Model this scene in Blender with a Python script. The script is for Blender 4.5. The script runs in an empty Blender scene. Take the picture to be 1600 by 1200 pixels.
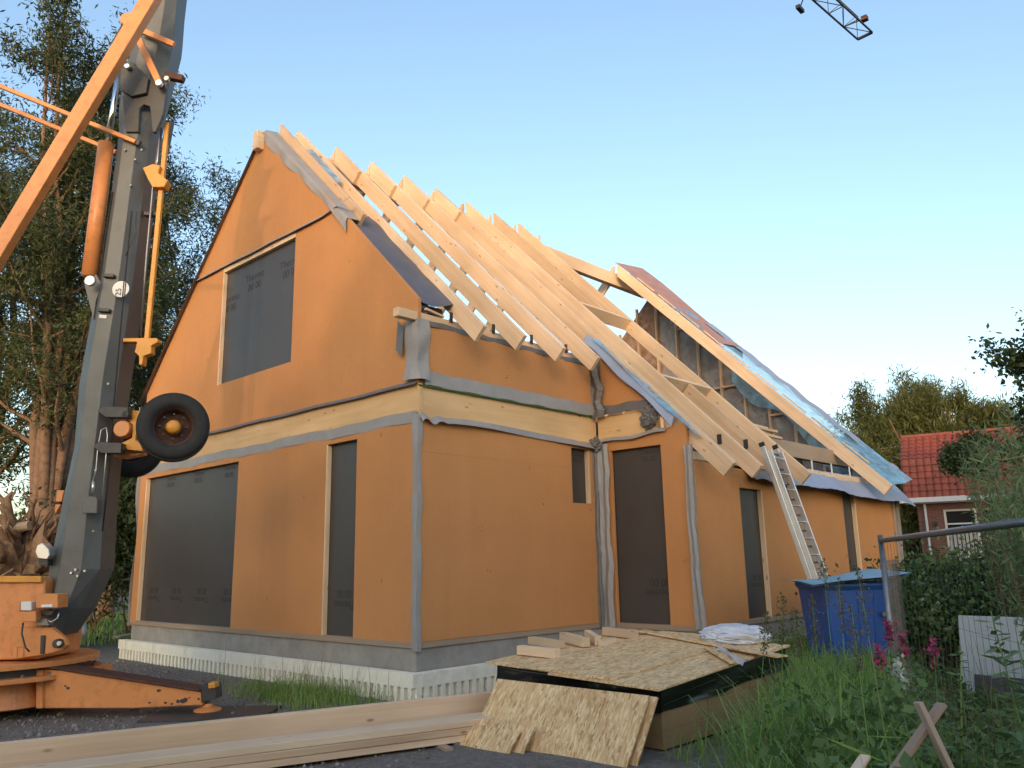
import bpy, bmesh, math, random
import numpy as np
from mathutils import Matrix, Vector, noise

# ------------------------------------------------------------------ scene, camera, sky, sun
scene = bpy.context.scene
col = scene.collection
F_PX, YAW, PITCH, ROLL = 1282.9, math.radians(42.93), math.radians(12.26), math.radians(-1.094)
CAM = np.array([-6.843, -8.055, 1.595])
_f = np.array([math.cos(PITCH) * math.cos(YAW), math.cos(PITCH) * math.sin(YAW), math.sin(PITCH)])
_r0 = np.array([math.sin(YAW), -math.cos(YAW), 0.0])
_u0 = np.cross(_r0, _f)
_r = math.cos(ROLL) * _r0 + math.sin(ROLL) * _u0
_u = -math.sin(ROLL) * _r0 + math.cos(ROLL) * _u0
FH = np.array([math.cos(YAW), math.sin(YAW), 0.0])          # horizontal viewing direction
cam_data = bpy.data.cameras.new('camera')
cam_data.sensor_width = 36.0
cam_data.lens = F_PX / 1600.0 * 36.0
cam_data.clip_start, cam_data.clip_end = 0.05, 3000.0
cam = bpy.data.objects.new('camera', cam_data)
col.objects.link(cam)
cam.matrix_world = Matrix(((_r[0], _u[0], -_f[0], CAM[0]), (_r[1], _u[1], -_f[1], CAM[1]),
                           (_r[2], _u[2], -_f[2], CAM[2]), (0, 0, 0, 1)))
scene.camera = cam

SUN_AZ, SUN_EL = math.radians(39.0), math.radians(9.0)     # direction the light travels in (yaw), elevation
SUN_TO = np.array([-math.cos(SUN_AZ) * math.cos(SUN_EL), -math.sin(SUN_AZ) * math.cos(SUN_EL), math.sin(SUN_EL)])
world = bpy.data.worlds.new('World')
scene.world = world
world.use_nodes = True
wn = world.node_tree
sky = wn.nodes.new('ShaderNodeTexSky')
sky.sky_type = 'NISHITA'
sky.sun_disc = False
sky.sun_elevation = SUN_EL
# sky texture: rotation 0 puts the sun at +Y, positive turns towards +X
sky.sun_rotation = math.atan2(SUN_TO[0], SUN_TO[1])
sky.altitude, sky.air_density, sky.dust_density, sky.ozone_density = 0, 1.0, 2.5, 1.4
bg = wn.nodes['Background']
bg.inputs['Strength'].default_value = 0.15
wn.links.new(sky.outputs[0], bg.inputs['Color'])
sun_data = bpy.data.lights.new('sun', 'SUN')
sun_data.energy, sun_data.angle, sun_data.color = 0.33, math.radians(1.0), (1.0, 0.64, 0.46)
sun = bpy.data.objects.new('sun', sun_data)
col.objects.link(sun)
sun.rotation_euler = Vector(SUN_TO).to_track_quat('Z', 'Y').to_euler()
sun.location = (-30, -30, 20)
vs = scene.view_settings
vs.view_transform, vs.look, vs.gamma, vs.use_curve_mapping = 'Standard', 'None', 1.0, False
vs.exposure = 1.62
scene.cycles.use_denoising = True
scene.cycles.max_bounces = 6
scene.cycles.transparent_max_bounces = 16


def ray(px, py):
    return _f + ((px - 800) / F_PX) * _r - ((py - 600) / F_PX) * _u


def on(px, py, ax, c):
    """the point where the sight line of a measured spot meets the plane axis = c"""
    d = ray(px, py)
    return CAM + d * ((c - CAM[ax]) / d[ax])


def at(px, py, D):
    """the point of a sight line at the horizontal distance D ahead"""
    d = ray(px, py)
    return CAM + d * (D / (d @ FH))


# ------------------------------------------------------------------ mesh helpers
WM = {}


class B:
    def __init__(s):
        s.v, s.f = [], []

    def add(s, vs_, fs_):
        o = len(s.v)
        s.v += [tuple(float(c) for c in p) for p in vs_]
        s.f += [tuple(i + o for i in f) for f in fs_]
        return s

    def hexa(s, p):
        return s.add(p, [(0, 3, 2, 1), (4, 5, 6, 7), (0, 1, 5, 4), (1, 2, 6, 5), (2, 3, 7, 6), (3, 0, 4, 7)])

    def box(s, x0, x1, y0, y1, z0, z1):
        return s.hexa([(x0, y0, z0), (x1, y0, z0), (x1, y1, z0), (x0, y1, z0),
                       (x0, y0, z1), (x1, y0, z1), (x1, y1, z1), (x0, y1, z1)])

    def prism(s, poly, vec):
        n = len(poly)
        a = [np.array(p, float) for p in poly]
        v = np.array(vec, float)
        return s.add(a + [p + v for p in a], [tuple(range(n))[::-1], tuple(range(n, 2 * n))] +
                     [(i, (i + 1) % n, n + (i + 1) % n, n + i) for i in range(n)])

    def bar(s, p0, p1, w, h, up=(0, 0, 1), ext=0.0):
        p0, p1 = np.array(p0, float), np.array(p1, float)
        d = (p1 - p0) / np.linalg.norm(p1 - p0)
        p0, p1 = p0 - d * ext, p1 + d * ext
        a = np.cross(np.array(up, float), d)
        if np.linalg.norm(a) < 1e-4:
            a = np.cross(np.array((1.0, 0.02, 0)), d)
        a /= np.linalg.norm(a)
        b = np.cross(d, a)
        q = [(-1, -1), (1, -1), (1, 1), (-1, 1)]
        return s.hexa([p0 + a * w / 2 * i + b * h / 2 * j for i, j in q] + [p1 + a * w / 2 * i + b * h / 2 * j for i, j in q])

    def tube(s, pts, rad, n=8, cap=True):
        pts = [np.array(p, float) for p in pts]
        if not hasattr(rad, '__len__'):
            rad = [rad] * len(pts)
        o = len(s.v)
        prev = None
        for i, p in enumerate(pts):
            d = pts[min(i + 1, len(pts) - 1)] - pts[max(i - 1, 0)]
            d = d / (np.linalg.norm(d) + 1e-12)
            if prev is None:
                a = np.cross(d, (0, 0, 1.0))
                if np.linalg.norm(a) < 0.05:
                    a = np.cross(d, (1.0, 0, 0))
            else:
                a = prev - d * (prev @ d)
            a = a / np.linalg.norm(a)
            prev = a
            b = np.cross(d, a)
            for k in range(n):
                t = 2 * math.pi * k / n
                s.v.append(tuple(p + rad[i] * (math.cos(t) * a + math.sin(t) * b)))
        for i in range(len(pts) - 1):
            for k in range(n):
                k2 = (k + 1) % n
                s.f.append((o + i * n + k, o + i * n + k2, o + (i + 1) * n + k2, o + (i + 1) * n + k))
        if cap:
            s.f.append(tuple(o + k for k in range(n))[::-1])
            s.f.append(tuple(o + (len(pts) - 1) * n + k for k in range(n)))
        return s

    def lathe(s, c, axis, prof, n=28):
        """profile of (distance along the axis, radius)"""
        c, d = np.array(c, float), np.array(axis, float)
        d /= np.linalg.norm(d)
        a = np.cross(d, (0, 0, 1.0))
        a /= np.linalg.norm(a)
        b = np.cross(d, a)
        o = len(s.v)
        m = len(prof)
        for t, r in prof:
            for k in range(n):
                w = 2 * math.pi * k / n
                s.v.append(tuple(c + d * t + r * (math.cos(w) * a + math.sin(w) * b)))
        for i in range(m - 1):
            for k in range(n):
                k2 = (k + 1) % n
                s.f.append((o + i * n + k, o + i * n + k2, o + (i + 1) * n + k2, o + (i + 1) * n + k))
        s.f.append(tuple(o + k for k in range(n))[::-1])
        s.f.append(tuple(o + (m - 1) * n + k for k in range(n)))
        return s

    def grid(s, fn, nu, nv):
        o = len(s.v)
        for i in range(nu + 1):
            for j in range(nv + 1):
                s.v.append(tuple(float(c) for c in fn(i / nu, j / nv)))
        for i in range(nu):
            for j in range(nv):
                a = o + i * (nv + 1) + j
                s.f.append((a, a + nv + 1, a + nv + 2, a + 1))
        return s


def setpar(o, parent):
    o.parent = parent
    o.matrix_parent_inverse = WM[parent.name].inverted()


def tag(o, label, cat, group=None, kind=None):
    if label: o['label'] = label
    if cat: o['category'] = cat
    if group: o['group'] = group
    if kind: o['kind'] = kind
    return o


def link(name, me, mat, parent=None, mw=None):
    o = bpy.data.objects.new(name, me)
    col.objects.link(o)
    if mat is not None and not me.materials:
        me.materials.append(mat)
    mw = mw or Matrix()
    o.matrix_world = mw
    o.matrix_basis = mw
    WM[o.name] = mw.copy()
    if parent: setpar(o, parent)
    return o


def obj(name, b, mat, parent=None, bevel=0.0, smooth=False, clean=True):
    """one mesh object; a top-level one gets its origin at its base"""
    v = np.array(b.v, float)
    lo, hi = v.min(0), v.max(0)
    c = np.array([(lo[0] + hi[0]) / 2, (lo[1] + hi[1]) / 2, lo[2]])
    v = v - c
    me = bpy.data.meshes.new(name)
    me.from_pydata([tuple(p) for p in v], [], b.f)
    if clean or bevel:
        bm = bmesh.new()
        bm.from_mesh(me)
        bmesh.ops.recalc_face_normals(bm, faces=bm.faces)
        if bevel:
            es = [e for e in bm.edges if len(e.link_faces) == 2 and e.calc_face_angle(0) > 0.5]
            bmesh.ops.bevel(bm, geom=es, offset=bevel, segments=1, affect='EDGES', clamp_overlap=True)
        bm.to_mesh(me)
        bm.free()
    if smooth:
        me.shade_smooth()
    me.update()
    return link(name, me, mat, parent, Matrix.Translation(Vector(c)))


def empty(name, loc, label=None, cat=None, group=None):
    o = bpy.data.objects.new(name, None)
    col.objects.link(o)
    o.empty_display_size = 0.2
    o.location = Vector([float(c) for c in loc])
    WM[o.name] = Matrix.Translation(o.location)
    if label: tag(o, label, cat, group)
    return o


def frame(p0, p1, up=(0, 0, 1)):
    """matrix with local X from p0 to p1 and local Z near up"""
    p0, p1 = Vector([float(c) for c in p0]), Vector([float(c) for c in p1])
    x = (p1 - p0).normalized()
    y = Vector(up).cross(x).normalized()
    z = x.cross(y)
    m = Matrix((x, y, z)).transposed().to_4x4()
    m.translation = p0
    return m


def timber(name, p0, p1, w, h, mat, parent=None, up=(0, 0, 1), bevel=0.004):
    """a squared timber along local X so that its grain runs lengthwise"""
    m = frame(p0, p1, up)
    L = (Vector([float(c) for c in p1]) - Vector([float(c) for c in p0])).length
    b = B().box(0, L, -w / 2, w / 2, -h / 2, h / 2)
    return local(name, b, mat, parent, m, bevel)


def local(name, b, mat, parent, m, bevel=0.0, smooth=False):
    me = bpy.data.meshes.new(name)
    me.from_pydata(b.v, [], b.f)
    bm = bmesh.new()
    bm.from_mesh(me)
    bmesh.ops.recalc_face_normals(bm, faces=bm.faces)
    if bevel:
        es = [e for e in bm.edges if len(e.link_faces) == 2 and e.calc_face_angle(0) > 0.5]
        bmesh.ops.bevel(bm, geom=es, offset=bevel, segments=1, affect='EDGES', clamp_overlap=True)
    bm.to_mesh(me)
    bm.free()
    if smooth: me.shade_smooth()
    return link(name, me, mat, parent, m)


def np_mesh(name, verts, faces_flat, loop_tot, mat, parent=None, origin=None, smooth=False):
    """big meshes from numpy arrays"""
    me = bpy.data.meshes.new(name)
    origin = np.zeros(3) if origin is None else np.array(origin, float)
    verts = (np.asarray(verts, np.float64) - origin).astype(np.float32)
    nf = len(loop_tot)
    me.vertices.add(len(verts))
    me.vertices.foreach_set('co', verts.ravel())
    me.loops.add(len(faces_flat))
    me.loops.foreach_set('vertex_index', np.asarray(faces_flat, np.int32))
    me.polygons.add(nf)
    st = np.zeros(nf, np.int32)
    st[1:] = np.cumsum(loop_tot)[:-1]
    me.polygons.foreach_set('loop_start', st)
    me.update(calc_edges=True)
    if smooth: me.shade_smooth()
    return link(name, me, mat, parent, Matrix.Translation(Vector(origin)))


def nz(p, s=1.0, off=0.0):
    return noise.noise(Vector((float(p[0]) * s + off, float(p[1]) * s + off * 1.7, float(p[2]) * s - off)))


# ------------------------------------------------------------------ materials
def new_mat(name):
    m = bpy.data.materials.new(name)
    m.use_nodes = True
    t = m.node_tree
    return m, t, t.nodes['Principled BSDF']


def N(t, kind, **kw):
    n = t.nodes.new(kind)
    for k, v in kw.items():
        if k.startswith('i_'):
            key = k[2:]
            n.inputs[int(key) if key.isdigit() else key.replace('_', ' ')].default_value = v
        else:
            setattr(n, k, v)
    return n


def ramp(t, src, stops):
    r = t.nodes.new('ShaderNodeValToRGB')
    e = r.color_ramp.elements
    while len(e) < len(stops):
        e.new(0.5)
    for i, (p, c) in enumerate(stops):
        e[i].position = p
        e[i].color = (*c, 1) if len(c) == 3 else c
    if src is not None: t.links.new(src, r.inputs[0])
    return r


def coords(t, scale=(1, 1, 1), rot=(0, 0, 0), kind='Object'):
    tc = t.nodes.new('ShaderNodeTexCoord')
    mp = t.nodes.new('ShaderNodeMapping')
    mp.inputs['Scale'].default_value = scale
    mp.inputs['Rotation'].default_value = rot
    t.links.new(tc.outputs[kind], mp.inputs[0])
    return mp.outputs[0]


def wcoords(t, scale=(1, 1, 1)):
    g = t.nodes.new('ShaderNodeNewGeometry')
    mp = t.nodes.new('ShaderNodeMapping')
    mp.inputs['Scale'].default_value = scale
    t.links.new(g.outputs['Position'], mp.inputs[0])
    return mp.outputs[0]


def mix(t, a, b, fac, mode='MIX'):
    m = t.nodes.new('ShaderNodeMix')
    m.data_type = 'RGBA'
    m.blend_type = mode
    for i, s in ((6, a), (7, b)):
        if hasattr(s, 'is_output'): t.links.new(s, m.inputs[i])
        else: m.inputs[i].default_value = (*s, 1)
    if hasattr(fac, 'is_output'): t.links.new(fac, m.inputs[0])
    else: m.inputs[0].default_value = fac
    return m.outputs[2]


def bump(t, p, src, strength, dist=0.01):
    n = N(t, 'ShaderNodeBump', i_Strength=strength, i_Distance=dist)
    t.links.new(src, n.inputs['Height'])
    t.links.new(n.outputs[0], p.inputs['Normal'])


def simple(name, c, rough=0.6, metal=0.0, var=0.12, nscale=6.0, bmp=0.0, bscale=40.0, dirt=None, dscale=2.5, damt=0.5, spec=0.5):
    """plain paint, metal or sheet with mottling, optional wear and fine relief"""
    m, t, p = new_mat(name)
    co = coords(t)
    n = N(t, 'ShaderNodeTexNoise', i_Scale=nscale, i_Detail=6.0, i_Roughness=0.6)
    t.links.new(co, n.inputs[0])
    lo, hi = tuple(x * (1 - var) for x in c), tuple(min(1, x * (1 + var)) for x in c)
    out = ramp(t, n.outputs[0], [(0.3, lo), (0.7, hi)]).outputs[0]
    if dirt:
        d = N(t, 'ShaderNodeTexNoise', i_Scale=dscale, i_Detail=8.0, i_Roughness=0.7)
        t.links.new(co, d.inputs[0])
        k = ramp(t, d.outputs[0], [(0.5, (0, 0, 0)), (0.72, (damt, damt, damt))])
        out = mix(t, out, dirt, k.outputs[0])
    t.links.new(out, p.inputs['Base Color'])
    p.inputs['Roughness'].default_value = rough
    p.inputs['Metallic'].default_value = metal
    p.inputs['Specular IOR Level'].default_value = spec
    if bmp:
        b = N(t, 'ShaderNodeTexNoise', i_Scale=bscale, i_Detail=4.0)
        t.links.new(co, b.inputs[0])
        bump(t, p, b.outputs[0], bmp)
    return m


def wood(name, c0, c1, knot=(0.36, 0.20, 0.10), rough=0.62, grain=16.0, grey=0.0):
    m, t, p = new_mat(name)
    oi = t.nodes.new('ShaderNodeObjectInfo')
    tc = t.nodes.new('ShaderNodeTexCoord')
    sh = N(t, 'ShaderNodeVectorMath', operation='MULTIPLY_ADD')
    cb = t.nodes.new('ShaderNodeCombineXYZ')
    for i in range(3): t.links.new(oi.outputs['Random'], cb.inputs[i])
    t.links.new(cb.outputs[0], sh.inputs[0])
    sh.inputs[1].default_value = (37, 11, 23)
    t.links.new(tc.outputs['Object'], sh.inputs[2])
    mp = N(t, 'ShaderNodeMapping')
    mp.inputs['Scale'].default_value = (0.55, grain, grain)
    t.links.new(sh.outputs[0], mp.inputs[0])
    n = N(t, 'ShaderNodeTexNoise', i_Scale=1.0, i_Detail=5.0, i_Roughness=0.6, i_Distortion=0.6)
    t.links.new(mp.outputs[0], n.inputs[0])
    base = ramp(t, n.outputs[0], [(0.28, c0), (0.72, c1)]).outputs[0]
    mp3 = N(t, 'ShaderNodeMapping')
    mp3.inputs['Scale'].default_value = (0.7, 1.3, 1.3)
    t.links.new(sh.outputs[0], mp3.inputs[0])
    n3 = N(t, 'ShaderNodeTexNoise', i_Scale=1.0, i_Detail=3.0)
    t.links.new(mp3.outputs[0], n3.inputs[0])
    tone = ramp(t, n3.outputs[0], [(0.3, (0.78, 0.73, 0.68)), (0.7, (1.06, 1.04, 1.02))]).outputs[0]
    base = mix(t, base, tone, 1.0, 'MULTIPLY')
    mp2 = N(t, 'ShaderNodeMapping')
    mp2.inputs['Scale'].default_value = (2.6, 7.0, 7.0)
    t.links.new(sh.outputs[0], mp2.inputs[0])
    vo = N(t, 'ShaderNodeTexVoronoi', i_Scale=1.0)
    t.links.new(mp2.outputs[0], vo.inputs[0])
    kf = ramp(t, vo.outputs['Distance'], [(0.04, (1, 1, 1)), (0.13, (0, 0, 0))]).outputs[0]
    out = mix(t, base, knot, kf)
    rv = ramp(t, oi.outputs['Random'], [(0.0, (0.84, 0.78, 0.72)), (0.5, (0.98, 0.95, 0.91)), (1.0, (1.06, 1.04, 1.02))]).outputs[0]
    out = mix(t, out, rv, 1.0, 'MULTIPLY')
    if grey:
        out = mix(t, out, (0.30, 0.28, 0.26), grey)
    t.links.new(out, p.inputs['Base Color'])
    p.inputs['Roughness'].default_value = rough
    bump(t, p, n.outputs[0], 0.15, 0.004)
    return m


def osb(name, swap=False):
    m, t, p = new_mat(name)
    outs = []
    for k, (rot, sc) in enumerate(((0.25, (13, 62)), (-0.4, (15, 54)), (1.25, (16, 58)), (0.02, (22, 95)))):
        if swap:
            co = coords(t, (sc[1], 40, sc[0]), (0, rot, 0))
        else:
            co = coords(t, (sc[0], sc[1], 40), (0, 0, rot))
        v = N(t, 'ShaderNodeTexVoronoi', i_Scale=1.0)
        t.links.new(co, v.inputs[0])
        s = t.nodes.new('ShaderNodeSeparateColor')
        t.links.new(v.outputs['Color'], s.inputs[0])
        outs.append((ramp(t, s.outputs[0], [(0.0, (0.42, 0.24, 0.10)), (0.2, (0.62, 0.39, 0.18)), (0.6, (0.74, 0.50, 0.25)), (1.0, (0.86, 0.66, 0.40))]).outputs[0], s.outputs[1], v.outputs['Distance']))
    c = outs[3][0]
    for k, th in ((0, .35), (1, .5), (2, .7)):
        sel = ramp(t, outs[k][1], [(th, (0, 0, 0)), (th + .04, (1, 1, 1))]).outputs[0]
        c = mix(t, c, outs[k][0], sel)
    n = N(t, 'ShaderNodeTexNoise', i_Scale=3.0, i_Detail=4.0)
    t.links.new(coords(t), n.inputs[0])
    c = mix(t, c, ramp(t, n.outputs[0], [(0.3, (0.84, 0.82, 0.80)), (0.7, (1.05, 1.04, 1.02))]).outputs[0], 1.0, 'MULTIPLY')
    t.links.new(c, p.inputs['Base Color'])
    p.inputs['Roughness'].default_value = 0.7
    bump(t, p, outs[0][2], 0.25, 0.004)
    return m


def leaf(name, c0, c1, trans=0.35, rough=0.5):
    """leaves differing one by one, with some light through them"""
    m, t, p = new_mat(name)
    g = t.nodes.new('ShaderNodeNewGeometry')
    n = N(t, 'ShaderNodeTexNoise', i_Scale=0.9, i_Detail=3.0)
    t.links.new(g.outputs['Position'], n.inputs[0])
    ad = N(t, 'ShaderNodeMath', operation='MULTIPLY_ADD')
    t.links.new(g.outputs['Random Per Island'], ad.inputs[0])
    ad.inputs[1].default_value = 0.6
    sb = N(t, 'ShaderNodeMath', operation='MULTIPLY_ADD')
    t.links.new(n.outputs[0], sb.inputs[0])
    sb.inputs[1].default_value = 1.1
    sb.inputs[2].default_value = -0.35
    t.links.new(sb.outputs[0], ad.inputs[2])
    c = ramp(t, ad.outputs[0], [(0.1, c0), (0.9, c1)]).outputs[0]
    t.links.new(c, p.inputs['Base Color'])
    p.inputs['Roughness'].default_value = rough
    p.inputs['Specular IOR Level'].default_value = 0.3
    tr = t.nodes.new('ShaderNodeBsdfTranslucent')
    t.links.new(c, tr.inputs[0])
    mx = t.nodes.new('ShaderNodeMixShader')
    mx.inputs[0].default_value = trans
    t.links.new(p.outputs[0], mx.inputs[1])
    t.links.new(tr.outputs[0], mx.inputs[2])
    t.links.new(mx.outputs[0], t.nodes['Material Output'].inputs[0])
    return m


def film(name, c, alpha, rough=0.35, var=0.25, nscale=3.0):
    """thin translucent plastic sheet"""
    m, t, p = new_mat(name)
    n = N(t, 'ShaderNodeTexNoise', i_Scale=nscale, i_Detail=5.0, i_Distortion=1.2)
    t.links.new(wcoords(t), n.inputs[0])
    cc = ramp(t, n.outputs[0], [(0.3, tuple(x * (1 - var) for x in c)), (0.7, tuple(min(1, x * (1 + var)) for x in c))]).outputs[0]
    t.links.new(cc, p.inputs['Base Color'])
    p.inputs['Roughness'].default_value = rough
    a = ramp(t, n.outputs[0], [(0.3, (alpha * 0.75,) * 3), (0.7, (min(1, alpha * 1.2),) * 3)]).outputs[0]
    t.links.new(a, p.inputs['Alpha'])
    bump(t, p, n.outputs[0], 0.5, 0.03)
    return m


M = {}
def panel_mat():
    """pressed wood-fibre board: mottled, faint fibres, scuffs and thin scratches"""
    m, t, p = new_mat('fibreboard_orange')
    co = wcoords(t)
    n1 = N(t, 'ShaderNodeTexNoise', i_Scale=0.8, i_Detail=5.0, i_Roughness=0.6)
    n2 = N(t, 'ShaderNodeTexNoise', i_Scale=60.0, i_Detail=4.0)
    t.links.new(co, n1.inputs[0]); t.links.new(co, n2.inputs[0])
    base = ramp(t, n1.outputs[0], [(0.3, (0.485, 0.224, 0.086)), (0.7, (0.565, 0.262, 0.100))]).outputs[0]
    base = mix(t, base, ramp(t, n2.outputs[0], [(0.3, (0.90, 0.90, 0.90)), (0.7, (1.07, 1.07, 1.07))]).outputs[0], 1.0, 'MULTIPLY')
    st = N(t, 'ShaderNodeTexNoise', i_Scale=1.0, i_Detail=6.0, i_Roughness=0.65)      # rain streaks
    t.links.new(wcoords(t, (3.2, 3.2, 0.25)), st.inputs[0])
    k = ramp(t, st.outputs[0], [(0.52, (0, 0, 0)), (0.78, (0.30, 0.30, 0.30))]).outputs[0]
    base = mix(t, base, (0.38, 0.19, 0.095), k)
    v = N(t, 'ShaderNodeTexVoronoi', i_Scale=1.9)                                     # small scuffs
    t.links.new(co, v.inputs[0])
    n3 = N(t, 'ShaderNodeTexNoise', i_Scale=22.0, i_Detail=4.0)
    t.links.new(co, n3.inputs[0])
    mu = N(t, 'ShaderNodeMath', operation='MULTIPLY')
    t.links.new(ramp(t, v.outputs['Distance'], [(0.05, (1, 1, 1)), (0.12, (0, 0, 0))]).outputs[0], mu.inputs[0])
    t.links.new(ramp(t, n3.outputs[0], [(0.55, (0, 0, 0)), (0.62, (1, 1, 1))]).outputs[0], mu.inputs[1])
    base = mix(t, base, (0.20, 0.085, 0.035), mu.outputs[0])
    t.links.new(base, p.inputs['Base Color'])
    p.inputs['Roughness'].default_value = 0.78
    p.inputs['Specular IOR Level'].default_value = 0.3
    bump(t, p, n2.outputs[0], 0.12, 0.003)
    return m


M['panel'] = panel_mat()
M['panel_edge'] = simple('fibreboard_edge', (0.50, 0.26, 0.11), 0.8, var=0.1)
M['board'] = simple('dark_film_plywood', (0.060, 0.053, 0.052), 0.42, var=0.10, nscale=1.5, dirt=(0.075, 0.066, 0.06), dscale=1.2, damt=0.5)
M['print'] = simple('black_print', (0.027, 0.025, 0.025), 0.6)
M['wood'] = wood('fresh_spruce', (0.70, 0.51, 0.35), (0.83, 0.67, 0.50))
M['wood_pale'] = wood('planed_spruce', (0.70, 0.54, 0.38), (0.82, 0.68, 0.51))
M['wood_beam'] = wood('laminated_timber', (0.62, 0.41, 0.20), (0.74, 0.53, 0.30), grain=9)
M['wood_old'] = wood('weathered_timber', (0.36, 0.26, 0.17), (0.46, 0.34, 0.23), grey=0.35)
M['wood_batten'] = wood('rough_batten', (0.38, 0.27, 0.21), (0.50, 0.38, 0.30), grey=0.15)
M['osb'] = osb('oriented_strand_board')
M['osb_up'] = osb('upright_strand_board', True)
M['osb_edge'] = simple('strand_board_edge', (0.45, 0.29, 0.14), 0.8, var=0.3, nscale=40)
M['memb'] = simple('grey_roof_membrane', (0.29, 0.28, 0.28), 0.55, var=0.10, nscale=3, bmp=0.25, bscale=14)
M['memb_dark'] = simple('dark_roof_membrane', (0.135, 0.128, 0.13), 0.5, var=0.15, nscale=4, bmp=0.3, bscale=14)
M['memb_slate'] = simple('slate_blue_membrane', (0.10, 0.105, 0.135), 0.5, var=0.15, nscale=3, bmp=0.3, bscale=12)
M['memb_blue'] = simple('blue_grey_membrane', (0.27, 0.31, 0.42), 0.5, var=0.08, nscale=2, bmp=0.25, bscale=9)
M['memb_pink'] = simple('red_brown_membrane', (0.36, 0.20, 0.17), 0.6, var=0.15, nscale=3, bmp=0.25, bscale=10)
M['film_blue'] = film('blue_plastic_film', (0.20, 0.41, 0.58), 0.70)
M['film_clear'] = film('vapour_film', (0.44, 0.52, 0.58), 0.44, rough=0.2, nscale=2.2)
M['film_black'] = simple('black_stretch_film', (0.012, 0.013, 0.014), 0.16, var=0.2, nscale=5, bmp=0.6, bscale=7)
M['white_film'] = simple('white_plastic_sack', (0.55, 0.58, 0.66), 0.35, var=0.1, bmp=0.4, bscale=8)
M['eps'] = simple('cream_foam', (0.80, 0.78, 0.67), 0.8, var=0.08, nscale=5, bmp=0.15, bscale=90, dirt=(0.44, 0.41, 0.34), dscale=3.5, damt=0.5)
M['concrete'] = simple('concrete_plinth', (0.29, 0.275, 0.255), 0.85, var=0.18, nscale=3, bmp=0.3, bscale=30, dirt=(0.17, 0.155, 0.14), dscale=2, damt=0.6)
M['slab'] = simple('floor_slab', (0.22, 0.2, 0.18), 0.9)
M['insul'] = simple('brown_fibre_insulation', (0.33, 0.21, 0.15), 0.95, var=0.45, nscale=5, bmp=0.8, bscale=12, dirt=(0.12, 0.08, 0.06), dscale=4, damt=0.8)
M['orange'] = simple('orange_crane_paint', (0.66, 0.26, 0.085), 0.42, var=0.08, nscale=3, dirt=(0.12, 0.06, 0.03), dscale=7, damt=0.42)
M['yellow'] = simple('yellow_crane_paint', (0.66, 0.29, 0.04), 0.42, var=0.08, dirt=(0.20, 0.09, 0.03), dscale=4, damt=0.4)
M['steel'] = simple('grey_mast_paint', (0.112, 0.118, 0.118), 0.48, metal=0.15, var=0.10, nscale=2.5, dirt=(0.07, 0.06, 0.05), dscale=2.2, damt=0.55)
M['steel_dark'] = simple('dark_steel', (0.055, 0.055, 0.057), 0.5, metal=0.3, var=0.2)
M['chrome'] = simple('chrome_rod', (0.75, 0.76, 0.78), 0.12, metal=1.0, var=0.03)
M['galv'] = simple('galvanised_tube', (0.20, 0.205, 0.215), 0.42, metal=0.75, var=0.15, nscale=20)
M['alu'] = simple('aluminium', (0.62, 0.62, 0.62), 0.38, metal=0.8, var=0.06)
M['rubber'] = simple('tyre_rubber', (0.016, 0.016, 0.017), 0.75, var=0.25, nscale=9, dirt=(0.032, 0.029, 0.026), dscale=5, damt=0.5)
M['rust'] = simple('rusty_rim', (0.075, 0.032, 0.022), 0.75, var=0.4, nscale=9)
M['white'] = simple('white_paint', (0.66, 0.67, 0.68), 0.5, var=0.05)
M['label_white'] = simple('white_sticker', (0.72, 0.72, 0.72), 0.5, var=0.04)
M['grey_board'] = simple('white_coated_board', (0.50, 0.52, 0.52), 0.55, var=0.05, dirt=(0.30, 0.30, 0.27), dscale=2.5, damt=0.5)
M['vent'] = simple('dark_grey_insert', (0.075, 0.075, 0.08), 0.6, var=0.2, nscale=8)
M['blue'] = simple('blue_plastic', (0.016, 0.080, 0.33), 0.42, var=0.12, nscale=3, dirt=(0.05, 0.10, 0.22), dscale=3, damt=0.4)
M['blue_lid'] = simple('pale_blue_lid', (0.16, 0.34, 0.46), 0.5, var=0.12, dirt=(0.25, 0.32, 0.34), dscale=3)
M['pack'] = simple('brown_board_stack', (0.30, 0.20, 0.10), 0.85, var=0.12, nscale=4, bmp=0.1, bscale=60)
M['green_line'] = simple('green_seal', (0.03, 0.14, 0.03), 0.5)
M['wire'] = simple('dull_fence_wire', (0.085, 0.09, 0.095), 0.55, metal=0.4)
M['dark_in'] = simple('dark_interior_board', (0.055, 0.045, 0.038), 0.9)

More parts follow.
